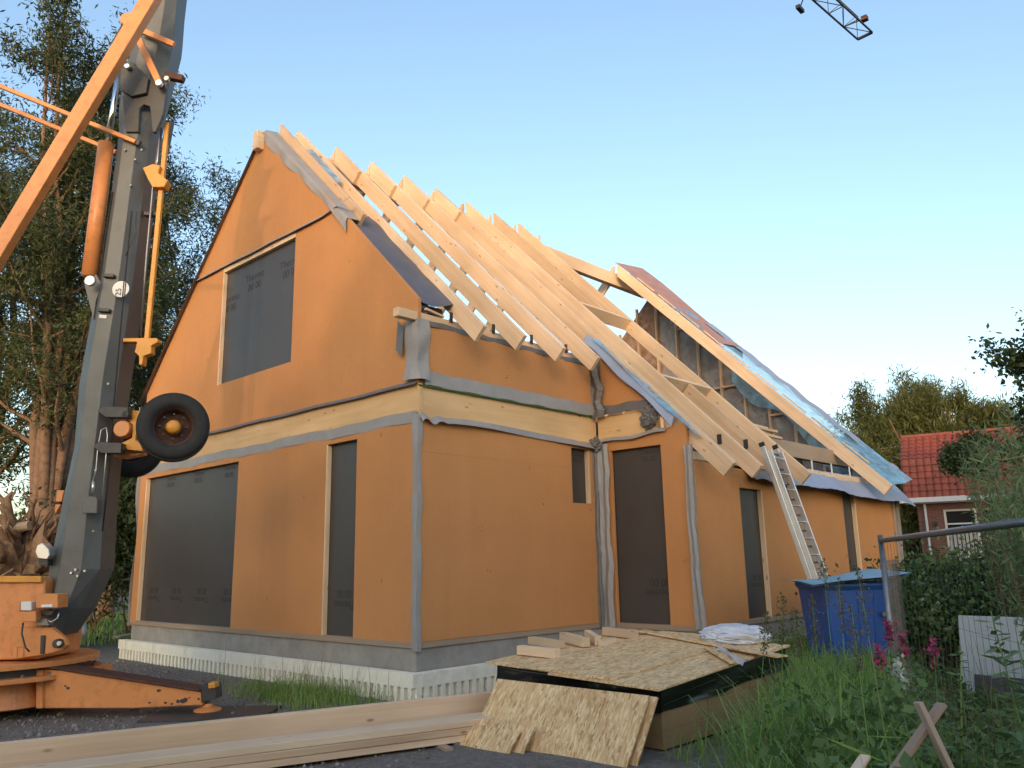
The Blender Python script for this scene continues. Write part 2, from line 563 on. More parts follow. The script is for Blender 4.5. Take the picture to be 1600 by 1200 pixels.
# ------------------------------------------------------------------ ground
def ground_material():
    m, t, p = new_mat('gravel_and_soil')
    co = wcoords(t)
    n1 = N(t, 'ShaderNodeTexNoise', i_Scale=0.55, i_Detail=6.0, i_Roughness=0.65)
    n2 = N(t, 'ShaderNodeTexNoise', i_Scale=9.0, i_Detail=8.0, i_Roughness=0.75)
    vo = N(t, 'ShaderNodeTexVoronoi', i_Scale=26.0)
    for n in (n1, n2, vo): t.links.new(co, n.inputs[0])
    a = ramp(t, n2.outputs[0], [(0.3, (0.105, 0.09, 0.078)), (0.55, (0.22, 0.195, 0.172)), (0.75, (0.34, 0.305, 0.275))]).outputs[0]
    b = ramp(t, vo.outputs['Distance'], [(0.0, (0.38, 0.345, 0.315)), (0.45, (0.145, 0.125, 0.11))]).outputs[0]
    c = mix(t, a, b, 0.45)
    soil = ramp(t, n2.outputs[0], [(0.3, (0.030, 0.030, 0.016)), (0.7, (0.085, 0.082, 0.042))]).outputs[0]
    # the worked yard round the house is gravel, the rest is overgrown soil
    g = t.nodes.new('ShaderNodeNewGeometry')
    sx = t.nodes.new('ShaderNodeSeparateXYZ')
    t.links.new(g.outputs['Position'], sx.inputs[0])
    ma = N(t, 'ShaderNodeMath', operation='MULTIPLY_ADD')
    t.links.new(n1.outputs[0], ma.inputs[0])
    ma.inputs[1].default_value = 3.0
    t.links.new(sx.outputs[1], ma.inputs[2])
    f1 = ramp(t, None, [(0.0, (1, 1, 1)), (1.0, (0, 0, 0))])
    mr = N(t, 'ShaderNodeMapRange')
    mr.inputs[1].default_value, mr.inputs[2].default_value = -6.4, -4.8
    t.links.new(ma.outputs[0], mr.inputs[0])
    t.links.new(mr.outputs[0], f1.inputs[0])
    mr2 = N(t, 'ShaderNodeMapRange')
    mr2.inputs[1].default_value, mr2.inputs[2].default_value = 10.5, 13.0
    t.links.new(ma.outputs[0], mr2.inputs[0])
    mxx = N(t, 'ShaderNodeMath', operation='MAXIMUM')
    t.links.new(f1.outputs[0], mxx.inputs[0])
    t.links.new(mr2.outputs[0], mxx.inputs[1])
    t.links.new(mix(t, c, soil, mxx.outputs[0]), p.inputs['Base Color'])
    p.inputs['Roughness'].default_value = 0.95
    bump(t, p, n2.outputs[0], 0.9, 0.05)
    return m


def gz(x, y):
    near = max(0.0, 1 - abs(x - 1) / 40) * max(0.0, 1 - abs(y) / 40)
    house = 1.0 if (x < -0.4 or y < -2.1 or y > 8.8) else 0.0
    return -0.035 + house * near * 0.035 * (1 + 1.3 * noise.noise(Vector((x * 0.5, y * 0.5, 0))) + 0.6 * noise.noise(Vector((x * 1.9, y * 1.9, 3))))


xs = np.concatenate([[-900, -300, -100, -50], np.linspace(-30, 30, 121), [50, 100, 300, 900]])
b = B()
for x in xs:
    for y in xs:
        b.v.append((float(x), float(y), gz(x, y) if abs(x) < 40 and abs(y) < 40 else -0.035))
nx = len(xs)
for i in range(nx - 1):
    for j in range(nx - 1):
        b.f.append((i * nx + j, (i + 1) * nx + j, (i + 1) * nx + j + 1, i * nx + j + 1))
me = bpy.data.meshes.new('ground')
me.from_pydata(b.v, [], b.f)
me.shade_smooth()
tag(link('ground', me, ground_material()), None, None, kind='structure')

# ------------------------------------------------------------------ the house under construction
W, XE, X1, D = 8.35, 12.3, 3.8, -1.68      # gable width, length, where the lower wing begins, its wall
RY, RC, LC = 4.15, 5.3, 2 * 4.15 + 5.3     # ridge; rafter tops lie on z = y + RC (right) and z = LC - y (left)
house = empty('timber_frame_house', (4.0, 3.0, 0.0), 'unfinished house with orange facade boards, dark boarded windows and bare wooden rafters', 'house')


def poly_x(name, x0, x1, pts, mat, bevel=0.003):
    return obj(name, B().prism([(x0, y, z) for y, z in pts], (x1 - x0, 0, 0)), mat, house, bevel)


def poly_y(name, y0, y1, pts, mat, bevel=0.003):
    return obj(name, B().prism([(x, y0, z) for x, z in pts], (0, y1 - y0, 0)), mat, house, bevel)


def text_mesh(body, size, mw, parent):
    cu = bpy.data.curves.new('print', 'FONT')
    cu.body, cu.size, cu.align_x = body, size, 'CENTER'
    cu.space_line = 0.95
    to = bpy.data.objects.new('print', cu)
    col.objects.link(to)
    bpy.context.view_layer.update()
    me_ = bpy.data.meshes.new_from_object(to)
    bpy.data.objects.remove(to)
    me_.materials.clear()
    return link('printed_lettering', me_, M['print'], parent, mw)


def print_x(x, y, z, size, parent, flip=False, body='Thermo\n00 00'):
    """lettering on a board that faces -X"""
    R_ = Matrix(((0, 0, -1), (-1, 0, 0), (0, 1, 0))).to_4x4()
    if flip: R_ = R_ @ Matrix.Rotation(math.pi, 4, 'Z')
    text_mesh(body, size, Matrix.Translation((x, y, z)) @ R_, parent)


def print_y(x, y, z, size, parent, flip=False, body='Thermo\n00 00'):
    """lettering on a board that faces -Y"""
    R_ = Matrix(((1, 0, 0), (0, 0, -1), (0, 1, 0))).to_4x4()
    if flip: R_ = R_ @ Matrix.Rotation(math.pi, 4, 'Z')
    text_mesh(body, size, Matrix.Translation((x, y, z)) @ R_, parent)


# foundation: concrete strip, sole plate and cream foam blocks with ribbed feet
obj('plinth', B().box(0.03, XE, 0.03, W - 0.03, -0.06, 0.58).box(X1 + 0.03, XE - .001, D + 0.03, 0.03, -0.06, 0.58), M['concrete'], house)
for p0, p1 in (((0.05, 0, .62), (0.05, W, .62)), ((0.1, 0.05, .62), (X1, 0.05, .62)), ((X1 + .05, 0, .62), (X1 + .05, D, .62)), ((X1 + .1, D + .05, .62), (XE, D + .05, .62))):
    timber('sole_plate', p0, p1, 0.1, 0.078, M['wood_old'], house)


def foam_block(p0, d, out, L):
    """block from p0 along d, teeth on its lower outer face"""
    d, out = np.array(d, float), np.array(out, float)
    b = B()
    def bx(a0, a1, o0, o1, z0, z1):
        q = [p0 + d * a + out * o for a, o in ((a0, o0), (a1, o0), (a1, o1), (a0, o1))]
        b.hexa([(*c[:2], z0) for c in q] + [(*c[:2], z1) for c in q])
    bx(0, L, 0, 0.08, -0.05, 0.31)
    bx(0, L, 0.08, 0.14, 0.15, 0.309)
    n = int(L / 0.13)
    for k in range(n):
        a = (k + 0.25) * L / n
        bx(a, a + 0.066, 0.08, 0.14, -0.05, 0.151)
    return obj('foam_block', b, M['eps'], house)


rng = random.Random(4)
y = -0.12
while y < W + 0.1:
    L = min(1.2, W + 0.12 - y)
    foam_block(np.array([-0.0 + rng.uniform(-.008, .008), y, 0]), (0, 1, 0), (-1, 0, 0), L - 0.006)
    y += 1.2
for x0, x1, yy in ((0.0, X1 - .02, 0.0), (X1 - .12, XE, D)):
    x = x0
    while x < x1 - 0.05:
        L = min(1.2, x1 - x)
        foam_block(np.array([x, yy + rng.uniform(-.008, .008), 0]), (1, 0, 0), (0, -1, 0), L - 0.006)
        x += 1.2
foam_block(np.array([X1, D, 0]), (0, 1, 0), (-1, 0, 0), -D - .15)

# --- front gable
PB, PT = 0.65, 3.45
poly_x('facade_panel', 0, 0.06, [(0, PB), (1.29, PB), (1.29, 3.32), (2.03, 3.32), (2.03, PB), (4.55, PB), (4.55, 3.32), (8.1, 3.32), (8.1, PB - .02), (W, PB - .02), (W, PT), (0, PT)], M['panel'])
for y0, y1 in ((1.29, 2.03), (4.55, 8.1)):
    wb = poly_x('window_board', 0.085, 0.10, [(y0 - .03, PB - .05), (y1 + .03, PB - .05), (y1 + .03, 3.36), (y0 - .03, 3.36)], M['board'])
    if y1 < 3:
        print_x(0.083, 1.62, 1.12, 0.15, wb, True)
    else:
        for k in range(4): print_x(0.083, 4.8 + k * 0.93, 1.12, 0.15, wb, True)
        for k in range(3): print_x(0.083, 5.0 + k * 1.1, 3.22, 0.13, wb, False)
    timber('reveal_batten', (0.043, y1 - 0.014, PB - .02), (0.043, y1 - 0.014, 3.318), 0.075, 0.026, M['wood_pale'], house, up=(0, 1, 0), bevel=.002)
# upper wall with its window, then the gable triangle above a seam
poly_x('facade_panel', -0.004, 0.06, [(0, 3.92), (W, 3.92), (W, 5.05), (6.44, 6.965), (5.45, 6.965), (5.45, 4.76), (3.07, 4.76), (3.07, 6.965), (1.86, 6.965), (0, 5.08)], M['panel'])
wb = poly_x('window_board', 0.07, 0.085, [(3.03, 4.72), (5.49, 4.72), (5.49, 6.93), (3.03, 6.93)], M['board'])
for yy, zz in ((5.28, 6.28), (4.45, 6.50), (3.32, 6.45)): print_x(0.068, yy, zz, 0.19, wb)
timber('reveal_batten', (0.033, 5.436, 4.76), (0.033, 5.436, 6.86), 0.07, 0.026, M['wood_pale'], house, up=(0, 1, 0), bevel=.002)
timber('window_head', (0.033, 3.07, 6.912), (0.033, 5.45, 6.912), 0.072, 0.105, M['wood_pale'], house, bevel=.002)
poly_x('facade_panel', -0.03, 0.03, [(1.86, 6.965), (6.44, 6.965), (RY, 9.2)], M['panel'])
# the seam: a strip of membrane folded out over the lower panel
def seam(u, v):
    y = 1.55 + u * 4.95
    w = 0.005 * math.sin(u * 19) + (0.07 * max(0, 1 - u * 7))
    return (-0.032 - 0.03 * v - 0.004 * math.sin(u * 31), y, 6.985 + w - 0.05 * v)
obj('membrane_strip', B().grid(seam, 50, 2), M['memb'], house, clean=False)

# floor band of timber with grey strips
timber('rim_beam', (0.06, 0.0, 3.70), (0.06, W, 3.70), 0.07, 0.50, M['wood_beam'], house)
timber('rim_beam', (0.03, 0.06, 3.70), (X1 + .05, 0.06, 3.70), 0.07, 0.50, M['wood_beam'], house)
def strip_g(u, v):
    y = 0.0 + u * W
    return (-0.006 - 0.006 * math.sin(u * 40 + v), y, 3.40 + 0.15 * v + 0.010 * math.sin(u * 23) - 0.006 * math.sin(u * 61))
obj('membrane_strip', B().grid(strip_g, 70, 2), M['memb'], house, clean=False)
def strip_g2(u, v):
    y = u * W
    return (-0.012 - 0.03 * v, y, 3.945 - 0.05 * v + 0.006 * math.sin(u * 29))
obj('membrane_strip', B().grid(strip_g2, 60, 1), M['memb_dark'], house, clean=False)

# verges of the front gable
def slope_z(y): return 5.08 + (y if y <= RY else 2 * RY - y) * 0.985
def verge_r(u, v):                                 # upper half: hangs over the face
    y = RY + .02 - u * 2.55
    z = slope_z(y) + 0.05
    drop = 0.20 + 0.05 * math.sin(u * 5 + 1) + 0.06 * nz((y, 0, 0), 2.2) + (.03 * max(0, u - .85) / .15)
    if v < 0.4:
        return (0.20 - v / 0.4 * 0.24, y, z + 0.03 * (1 - v / 0.4) + 0.012 * nz((y, v, 1), 3))
    k = (v - 0.4) / 0.6
    return (-0.045 - 0.02 * math.sin(u * 24) * k - .05 * k * max(0, u - .7), y, z - drop * k)
obj('verge_membrane', B().grid(verge_r, 60, 8), M['memb'], house, smooth=True, clean=False)
def verge_r2(u, v):                                # lower half: lies slack on the wall head
    y = RY - 2.2 - u * 1.98
    return (0.05 + .57 * v, y, slope_z(y) - .03 - .05 * math.sin(v * math.pi) + .03 * nz((y, v, 1), 3.5) + .10 * v)
obj('verge_membrane', B().grid(verge_r2, 40, 8), M['memb_slate'], house, smooth=True, clean=False)
def blue_bit(u, v):
    y = 3.55 - u * 0.95
    return (0.30 + .25 * v, y, y + RC - .02 - .06 * math.sin(v * 3))
obj('blue_film_strip', B().grid(blue_bit, 12, 4), M['film_blue'], house, smooth=True, clean=False)
def verge_l(u, v):
    y = RY + 0.12 + u * 4.25
    z = 5.08 + (2 * RY - y) * 0.985 + 0.06 + (-0.10 if u > .8 else 0) * (u - .8)
    return (0.35 - v * 0.46, y, z - (0.0 if v < 0.8 else (v - .8) * 0.4) + 0.02 * nz((y, v, 5), 2))
obj('verge_membrane', B().grid(verge_l, 50, 5), M['memb_dark'], house, smooth=True, clean=False)
def left_corner(u, v):
    return (-0.02 - 0.02 * math.sin(u * 11) + 0.16 * v, W + 0.05 + 0.05 * math.sin(u * 7 + 1) * (1 - v) + .02 * v, 3.5 - u * 2.95)
obj('corner_membrane', B().grid(left_corner, 40, 3), M['memb'], house, smooth=True, clean=False)

# right corner: strips wrapped round the edge
def corner_low(u, v):
    z = 3.5 - u * 2.95
    w = 0.075 + 0.016 * nz((u, 0, 0), 9) + .006 * nz((u, 3, 0), 25)
    if v < 0.5: return (-0.014 - .008 * math.sin(u * 17), w * (1 - v * 2), z)
    return (-0.012 + w * (v * 2 - 1), -0.018 - 0.012 * math.sin(u * 21), z)
obj('corner_membrane', B().grid(corner_low, 60, 6), M['memb'], house, smooth=False, clean=False)
def corner_up(u, v):
    z = 4.80 - u * 0.84
    w = 0.19 + 0.02 * math.sin(u * 5)
    fl = 0.05 * max(0, u - .7) / .3
    if v < 0.5: return (-0.03 - fl - .012 * math.sin(u * 8), w * (1 - v * 2) + 0.02, z)
    return (-0.02 + w * (v * 2 - 1), -0.03 - fl - .012 * math.sin(u * 10 + v * 6), z)
obj('corner_membrane', B().grid(corner_up, 20, 8), M['memb'], house, smooth=False, clean=False)
def corner_flap(u, v):
    return (-0.05 - 0.03 * v, 0.22 + 0.14 * u, 4.78 - 0.42 * v - 0.05 * math.sin(u * 5))
obj('corner_membrane', B().grid(corner_flap, 4, 5), M['memb_dark'], house, smooth=True, clean=False)

# --- right wall of the front part
poly_y('facade_panel', 0, 0.06, [(0.065, PB), (X1 - .02, PB), (X1 - .02, 2.48), (3.15, 2.48), (3.15, 3.02), (0.065, 3.02)], M['panel'], .0008)
poly_y('facade_panel', 0, 0.06, [(0.065, 3.021), (3.15, 3.021), (3.15, 3.34), (3.62, 3.34), (3.62, 2.484), (X1 - .02, 2.484), (X1 - .02, 3.46), (0.065, 3.46)], M['panel'], .0008)
wb = poly_y('window_board', 0.085, 0.10, [(3.1, 2.4), (3.66, 2.4), (3.66, 3.4), (3.1, 3.4)], M['board'])
print_y(3.4, 0.083, 3.22, 0.10, wb)
timber('reveal_batten', (3.60, 0.043, 2.484), (3.60, 0.043, 3.338), 0.04, 0.075, M['wood_pale'], house, up=(0, 1, 0), bevel=.002)
poly_y('facade_panel', -0.004, 0.06, [(0.065, 3.92), (X1 - .02, 3.92), (X1 - .02, 4.74), (0.065, 4.74)], M['panel'])
timber('wall_plate', (-0.33, 0.06, 4.83), (X1 + .05, 0.06, 4.83), 0.11, 0.12, M['wood'], house)
def plate_strip(u, v):
    x = 0.08 + u * (X1 - .1)
    return (x, -0.015 - 0.012 * math.sin(u * 30), 4.80 - 0.07 * v - .008 * math.sin(u * 41))
obj('membrane_strip', B().grid(plate_strip, 50, 1), M['memb_dark'], house, clean=False)
def band_strip(u, v):
    x = 0.1 + u * (X1 - .12)
    return (x, -0.010 - 0.020 * (1 - v) - 0.004 * math.sin(u * 45), 3.905 + 0.19 * v + .006 * math.sin(u * 33))
obj('membrane_strip', B().grid(band_strip, 60, 3), M['memb'], house, clean=False)
timber('seal_strip', (0.02, -0.012, 3.893), (X1, -0.012, 3.893), 0.02, 0.014, M['green_line'], house, bevel=0)
def loose(u, v):                                   # the loose edge that sags away from the wall
    x = 0.03 + u * (X1 - .05)
    sag = 0.10 * math.sin(u * math.pi * 0.9) ** 2 - .11 * u + 0.03 * math.sin(u * 8)
    crinkle = 0.05 * max(0, 1 - u * 7) * math.sin(u * 90)
    return (x, -0.01 - (0.05 + 0.035 * math.sin(u * 7 + .5)) * v, 3.49 + sag * .8 + crinkle - 0.09 * v)
obj('membrane_strip', B().grid(loose, 80, 3), M['memb'], house, smooth=True, clean=False)

# --- the wing: wall with the door, facing the front
poly_x('facade_panel', X1, X1 + 0.06, [(-.03, PB), (-.28, PB), (-.28, 3.31), (-1.22, 3.31), (-1.22, PB), (D, PB), (D, 3.60), (-.95, 3.50), (-.03, 3.46)], M['panel'])
wb = poly_x('door_board', X1 + .085, X1 + .10, [(-.24, PB - .03), (-1.26, PB - .03), (-1.26, 3.35), (-.24, 3.35)], M['board'])
print_x(X1 + .083, -1.02, 1.16, 0.16, wb, True)
print_x(X1 + .083, -.95, 3.2, 0.12, wb)
timber('rim_beam', (X1 + .06, -0.03, 3.69), (X1 + .06, -1.0, 3.69), 0.07, 0.40, M['wood_beam'], house)
timber('rim_beam', (X1 + .062, -1.006, 3.68), (X1 + .062, -1.16, 3.68), 0.07, 0.36, M['wood_beam'], house)
poly_x('facade_panel', X1 - .004, X1 + .06, [(-.03, 3.92), (-1.0, 3.92), (-1.0, 4.02), (-.03, 4.98)], M['panel'])
def wing_band(u, v):
    return (X1 - .016 - .02 * (1 - v), -0.03 - u * 1.02, 3.90 + 0.15 * v + .012 * math.sin(u * 12))
obj('membrane_strip', B().grid(wing_band, 24, 3), M['memb_dark'], house, clean=False)
def wing_low(u, v):
    return (X1 - .02 - .045 * v, -.05 - u * 1.3, 3.50 + .05 * u - 0.06 * v + .018 * math.sin(u * 9))
obj('membrane_strip', B().grid(wing_low, 30, 3), M['memb'], house, smooth=True, clean=False)
def hang(name, x, y, w, z0, z1, seed, mat, dx=0.0, depth=0.07, lean=0.0):
    """sheet hanging in crisp vertical folds with cross creases"""
    def fn(u, v):
        z = z0 + (z1 - z0) * u
        f = v * 1.7 + .6 * nz((u, seed, 0), 2.2) + .05 * nz((u * 4, seed, v), 4)
        fold = abs((f % 1.0) * 2 - 1)
        ww = w * (1 + .22 * nz((u, 2, seed), 5) + .07 * nz((u, 5, seed), 17))
        cr_ = .010 * nz((u * 3, v * 2, seed), 9)
        return (x - 0.03 - depth * fold * (0.35 + 0.65 * abs(nz((seed, u, 1), 3))) + dx * u + cr_,
                y - ww * v + lean * u + .03 * nz((u, 7, seed), 4) + .008 * nz((u, 9, seed), 20), z)
    return obj(name, B().grid(fn, 60, 26), mat, house, smooth=True, clean=False)
hang('hanging_membrane', X1 - .02, -0.03, 0.24, 3.42, 0.60, 3, M['memb'], depth=.10)
hang('hanging_membrane', X1 - .06, 0.01, 0.10, 3.50, 0.60, 5, M['memb_dark'], depth=.06)
hang('hanging_membrane', X1 - .05, 0.06, 0.30, 4.80, 3.86, 8, M['memb_dark'], depth=.12)
hang('hanging_membrane', X1 - .02, D + .03, 0.16, 3.25, 0.62, 11, M['memb'], depth=.06, lean=-.02)
def crumple(name, c, s, seed, mat):
    def fn(u, v):
        th, ph = u * 2 * math.pi, v * math.pi
        d = np.array([math.sin(ph) * math.cos(th), math.sin(ph) * math.sin(th), math.cos(ph)])
        k = 0.75 + 0.5 * nz(d, 2.3, seed) + .35 * abs(nz(d, 5, seed)) + .12 * nz(d, 13, seed)
        return np.array(c) + d * k * np.array(s)
    return obj(name, B().grid(fn, 34, 22), mat, house, smooth=False)
crumple('bunched_membrane', (X1 - .10, -0.06, 3.42), (.09, .12, .13), 3, M['memb_dark'])
crumple('bunched_membrane', (X1 - .02, -1.05, 3.78), (.08, .17, .2), 9, M['memb_dark'])
crumple('bunched_membrane', (X1 - .05, -.02, 4.72), (.1, .14, .12), 14, M['memb_dark'])
def blue_edge(u, v):                               # strip of blue film laid down the roof edge
    y = -0.05 - u * 1.85
    return (X1 - .06 + 0.22 * v, y, y + RC - .06 + .03 * math.sin(u * 8 + v * 3) + .05 * v * (1 - v))
obj('blue_film_strip', B().grid(blue_edge, 24, 5), M['film_blue'], house, smooth=True, clean=False)
def grey_edge(u, v):
    y = 0.10 - u * 1.6
    return (X1 - .11 + 0.10 * v, y, y + RC - .22 + .16 * v + .03 * math.sin(u * 11))
obj('membrane_strip', B().grid(grey_edge, 24, 3), M['memb_blue'], house, smooth=True, clean=False)

# --- long low wall of the wing
WT = 2.86
poly_y('facade_panel', D, D + .06, [(X1 + .065, PB), (5.32, PB), (5.32, 2.70), (6.10, 2.70), (6.10, PB + .02), (9.5, PB), (9.5, WT), (X1 + .065, WT + .2)], M['panel'])
poly_y('facade_panel', D, D + .06, [(10.15, PB), (XE - .02, PB), (XE - .02, WT), (10.15, WT)], M['panel'])
wb = poly_y('window_board', D + .085, D + .10, [(5.28, PB - .04), (6.14, PB - .04), (6.14, 2.74), (5.28, 2.74)], M['board'])
print_y(5.85, D + .083, 1.2, 0.13, wb, True)
timber('reveal_batten', (6.08, D + .04, PB), (6.08, D + .04, 2.698), 0.04, 0.078, M['wood_pale'], house, up=(0, 1, 0), bevel=.002)
poly_y('window_board', D + .085, D + .10, [(9.46, PB - .04), (10.19, PB - .04), (10.19, WT + .1), (9.46, WT + .1)], M['board'])
timber('reveal_batten', (10.13, D + .04, PB), (10.13, D + .04, WT), 0.04, 0.078, M['wood_pale'], house, up=(0, 1, 0), bevel=.002)
timber('wall_plate', (X1 + .1, D + .07, 3.12), (XE, D + .07, 3.12), 0.12, 0.12, M['wood'], house)
timber('wall_stud', (XE - .06, D - .02, .6), (XE - .06, D - .02, 2.85), 0.1, 0.05, M['wood_old'], house, up=(0, 1, 0))
def end_post(u, v):
    return (XE - .02 + .05 * math.sin(u * 6), D - .05 - .02 * math.sin(v * 6) + .14 * (v - .5), 2.9 - 2.3 * u)
obj('corner_membrane', B().grid(end_post, 24, 5), M['memb'], house, smooth=True, clean=False)
def apron(u, v):                                   # foil over the eave, drooping and blown out
    x = 6.75 + u * 6.1
    sag = 0.05 * math.sin(u * 9) * v + .03 * math.sin(u * 23 + 1) * v - 0.42 * max(0, u - .40) * v
    out = 0.50 * v + 0.04 * v * math.sin(u * 9)
    return (x, D + .20 - out, 3.24 - 0.46 * v ** 1.3 + sag * .5 + .02 * nz((x, v, 0), 4))
obj('eave_membrane', B().grid(apron, 90, 10), M['memb_blue'], house, smooth=True, clean=False)
def apron2(u, v):
    x = 5.5 + u * 1.4
    return (x, D + .10 - .32 * v, 3.16 - .34 * v + .03 * math.sin(u * 9))
obj('eave_membrane', B().grid(apron2, 20, 5), M['memb_dark'], house, smooth=True, clean=False)
timber('eave_purlin', (6.6, -1.15, 3.64), (XE - .4, -1.15, 3.64), 0.14, 0.30, M['wood_old'], house)
obj('floor_deck', B().box(.15, XE - .3, .15, W - .1, 3.50, 3.86).box(X1 + .15, XE - .3, D + .3, .15, 3.0, 3.05), M['dark_in'], house)  # deck coloured near black to stand for the shade inside the house
for k in range(5):
    x = 7.55 + k * 0.92
    obj('angle_bracket', B().box(x, x + .06, D + .12, D + .125, 3.19, 3.40).box(x, x + .06, D + .125, D + .2, 3.19, 3.195), M['label_white'], house)

# --- the other walls, closing the box
poly_y('facade_panel', W - .06, W, [(0.065, PB), (XE, PB), (XE, 5.0), (0.065, 5.0)], M['panel'])
poly_x('facade_panel', XE - .06, XE, [(D + .06, PB), (W - .06, PB), (W - .06, 4.9), (RY, 9.05), (D + .06, 3.2)], M['panel'])

# --- far gable from inside: studs, fibre insulation, noggings, plastic film
poly_x('insulation_layer', XE - .16, XE - .065, [(D + .2, 3.1), (W - .1, 3.1), (W - .1, 4.8), (RY, 8.95), (D + .3, 3.3)], M['insul'], 0)
for k in range(-2, 10):
    y = 0.25 + k * 0.62
    zt = (y if y < RY else 2 * RY - y) + 4.86
    if zt > 3.6 and y > D + .3:
        timber('wall_stud', (XE - .27, y, 3.1), (XE - .27, y, zt), 0.05, 0.09, M['wood'], house, up=(1, 0, 0))
for y0, y1, z in ((0.30, 0.86, 5.0), (0.92, 1.47, 5.55), (1.52, 2.1, 5.9), (2.14, 2.72, 5.9), (2.75, 3.3, 7.7)):
    timber('nogging', (XE - .27, y0, z), (XE - .27, y1, z), 0.09, 0.05, M['wood'], house)
def film_fn(u, v):
    y = D + .35 + u * (RY - D - .6)
    zt = y + 4.86
    z = 3.2 + (zt - 3.2) * v * (1.0 - .10 * max(0, u - .85) / .15)
    return (XE - .185 - .03 * nz((y, z, 0), 1.6), y, z)
obj('plastic_film', B().grid(film_fn, 40, 24), M['film_clear'], house, smooth=True, clean=False)
def film_b(u, v):
    y = D + .5 + u * 2.9
    z = y + 4.86 - v * (0.35 + .42 * math.sin(u * 5 + .4) ** 2)
    return (XE - .36 - .10 * v - .06 * nz((y, z, 3), 2.5), y, z)
obj('plastic_film', B().grid(film_b, 40, 12), M['film_blue'], house, smooth=True, clean=False)
# verge of the far gable: red-brown sheet above, blue film below, both blown up off the rafters
def far_pink(u, v):
    y = RY + .12 - u * 2.85
    lift = .02 + .17 * v * (1 - .3 * u) + .03 * math.sin(u * 7)
    return (10.60 + 1.35 * v, y, y + RC - .05 + lift)
obj('verge_membrane', B().grid(far_pink, 40, 8), M['memb_pink'], house, smooth=True, clean=False)
def far_pink_edge(u, v):
    y = RY + .12 - u * 2.85
    lift = .02 + .17 * (1 - .3 * u) + .03 * math.sin(u * 7)
    return (11.953, y, y + RC - .05 + lift - v * .3)
obj('verge_membrane', B().grid(far_pink_edge, 40, 3), M['memb_pink'], house, smooth=True, clean=False)
def far_blue(u, v):
    y = 3.9 - u * 6.2
    w = .35 + .65 * min(1, u / .35)
    lift = .02 + .09 * v * w * (1 + .4 * math.sin(u * 8)) + .05 * nz((y, v, 0), 2.5) + (.10 * v * max(0, u - .75) / .25)
    return (10.60 + 1.25 * v * w, y, y + RC - .07 + lift)
obj('verge_film', B().grid(far_blue, 70, 10), M['film_blue'], house, smooth=True, clean=False)
def far_grey(u, v):
    y = 2.2 - u * 4.3
    lift = .10 + .05 * v + .05 * nz((y, 0, 0), 3)
    return (11.55 + .36 * v, y, y + RC - .03 + lift + (.06 if u > .9 else 0) * math.sin(u * 60))
obj('verge_membrane', B().grid(far_grey, 50, 3), M['memb_blue'], house, smooth=True, clean=False)
for k in range(9):                                   # counter battens beside the last rafter
    y = 3.6 - k * .62
    timber('counter_batten', (10.66, y, y + RC + .03), (10.66, y - .5, y - .5 + RC + .03), .04, .03, M['wood'], house)

crumple('bunched_membrane', (.16, .10, 4.98), (.15, .10, .12), 21, M['memb_slate'])
obj('corner_filler', B().box(.065, .50, .065, .16, 4.72, 5.04), M['dark_in'], house)
# --- roof timbers
timber('ridge_beam', (-0.16, RY + .12, 9.0), (XE - .3, RY + .12, 9.0), 0.16, 0.34, M['wood'], house)


RD = 0.25


def rafter(x, side, s0, s1, name='rafter', plumb=True):
    d = Vector((0, -side, -1)).normalized()
    n = Vector((0, -side, 1)).normalized()
    yv = n.cross(d)
    m = Matrix((d, yv, n)).transposed().to_4x4()
    m.translation = Vector((x + .035, RY - .05 if side > 0 else RY + .05, RY - .05 + RC))
    prof = [(s0, 0), (s1, 0), (s1 - .004, -RD), (s0 + (RD if plumb else 0), -RD)]
    b = B().prism([(s, -.035, h) for s, h in prof], (0, .07, 0))
    return local(name, b, M['wood'], house, m, .004)


SH, LO = 6.65, 9.12
for i, x in enumerate((0.62, 1.46, 2.29, 3.12)): rafter(x, 1, 0, SH + (.02, -.03, .02, .03)[i])
S_T1, S_T2 = (RY - .05 - 1.07) * math.sqrt(2), (RY - .05 + .62) * math.sqrt(2)
for x, L in ((3.97, LO), (4.83, LO - .02), (6.53, LO), (10.45, LO - .02)): rafter(x, 1, 0, L)
rafter(5.70, 1, 0, S_T1 - .07)
rafter(5.70, 1, S_T2 + .07, LO, plumb=False)
rafter(3.90, 1, S_T2 + .6, LO + .03, plumb=False)      # doubled edge rafter
for s in (S_T1, S_T2):
    yy = RY - .05 - s / math.sqrt(2)
    b = B().box(4.90, 6.53, -.035, .035, -RD, 0)
    n = Vector((0, -1, 1)).normalized()
    d = Vector((1, 0, 0))
    m = Matrix((d, n.cross(d), n)).transposed().to_4x4()
    m.translation = Vector((0, yy, yy + RC))
    local('trimmer', b, M['wood'], house, m, .004)
for x in (0.62, 1.46, 2.29, 3.12, 3.97, 4.83, 5.70, 6.53, 7.4, 10.45): rafter(x, -1, 0.02, 6.3)
for x in (0.62, 1.46, 2.29, 3.12, 3.97): rafter(x - .071, 1, 0.02, 1.12, 'ridge_scab')      # short boards nailed beside the rafter heads
rafter(0.22, 1, 0, 3.6, 'verge_rafter')
obj('spacer_block', B().box(4.90, 4.99, 1.60, 1.75, 6.78, 6.86), M['wood'], house)
for x in (0.62, 1.46, 2.29, 3.12):                   # rafter brackets on the plate
    obj('rafter_bracket', B().box(x - .05, x - .003, -.02, .0, 4.86, 5.0).box(x - .05, x - .003, -.02, .06, 4.892, 4.9), M['steel_dark'], house)
for x in (3.97, 4.83, 5.70):
    z = D + .0 + RC - .42 + .22
    obj('rafter_bracket', B().box(x - .006, x - .001, D - .02, D + .06, z - .06, z + .10), M['steel_dark'], house)
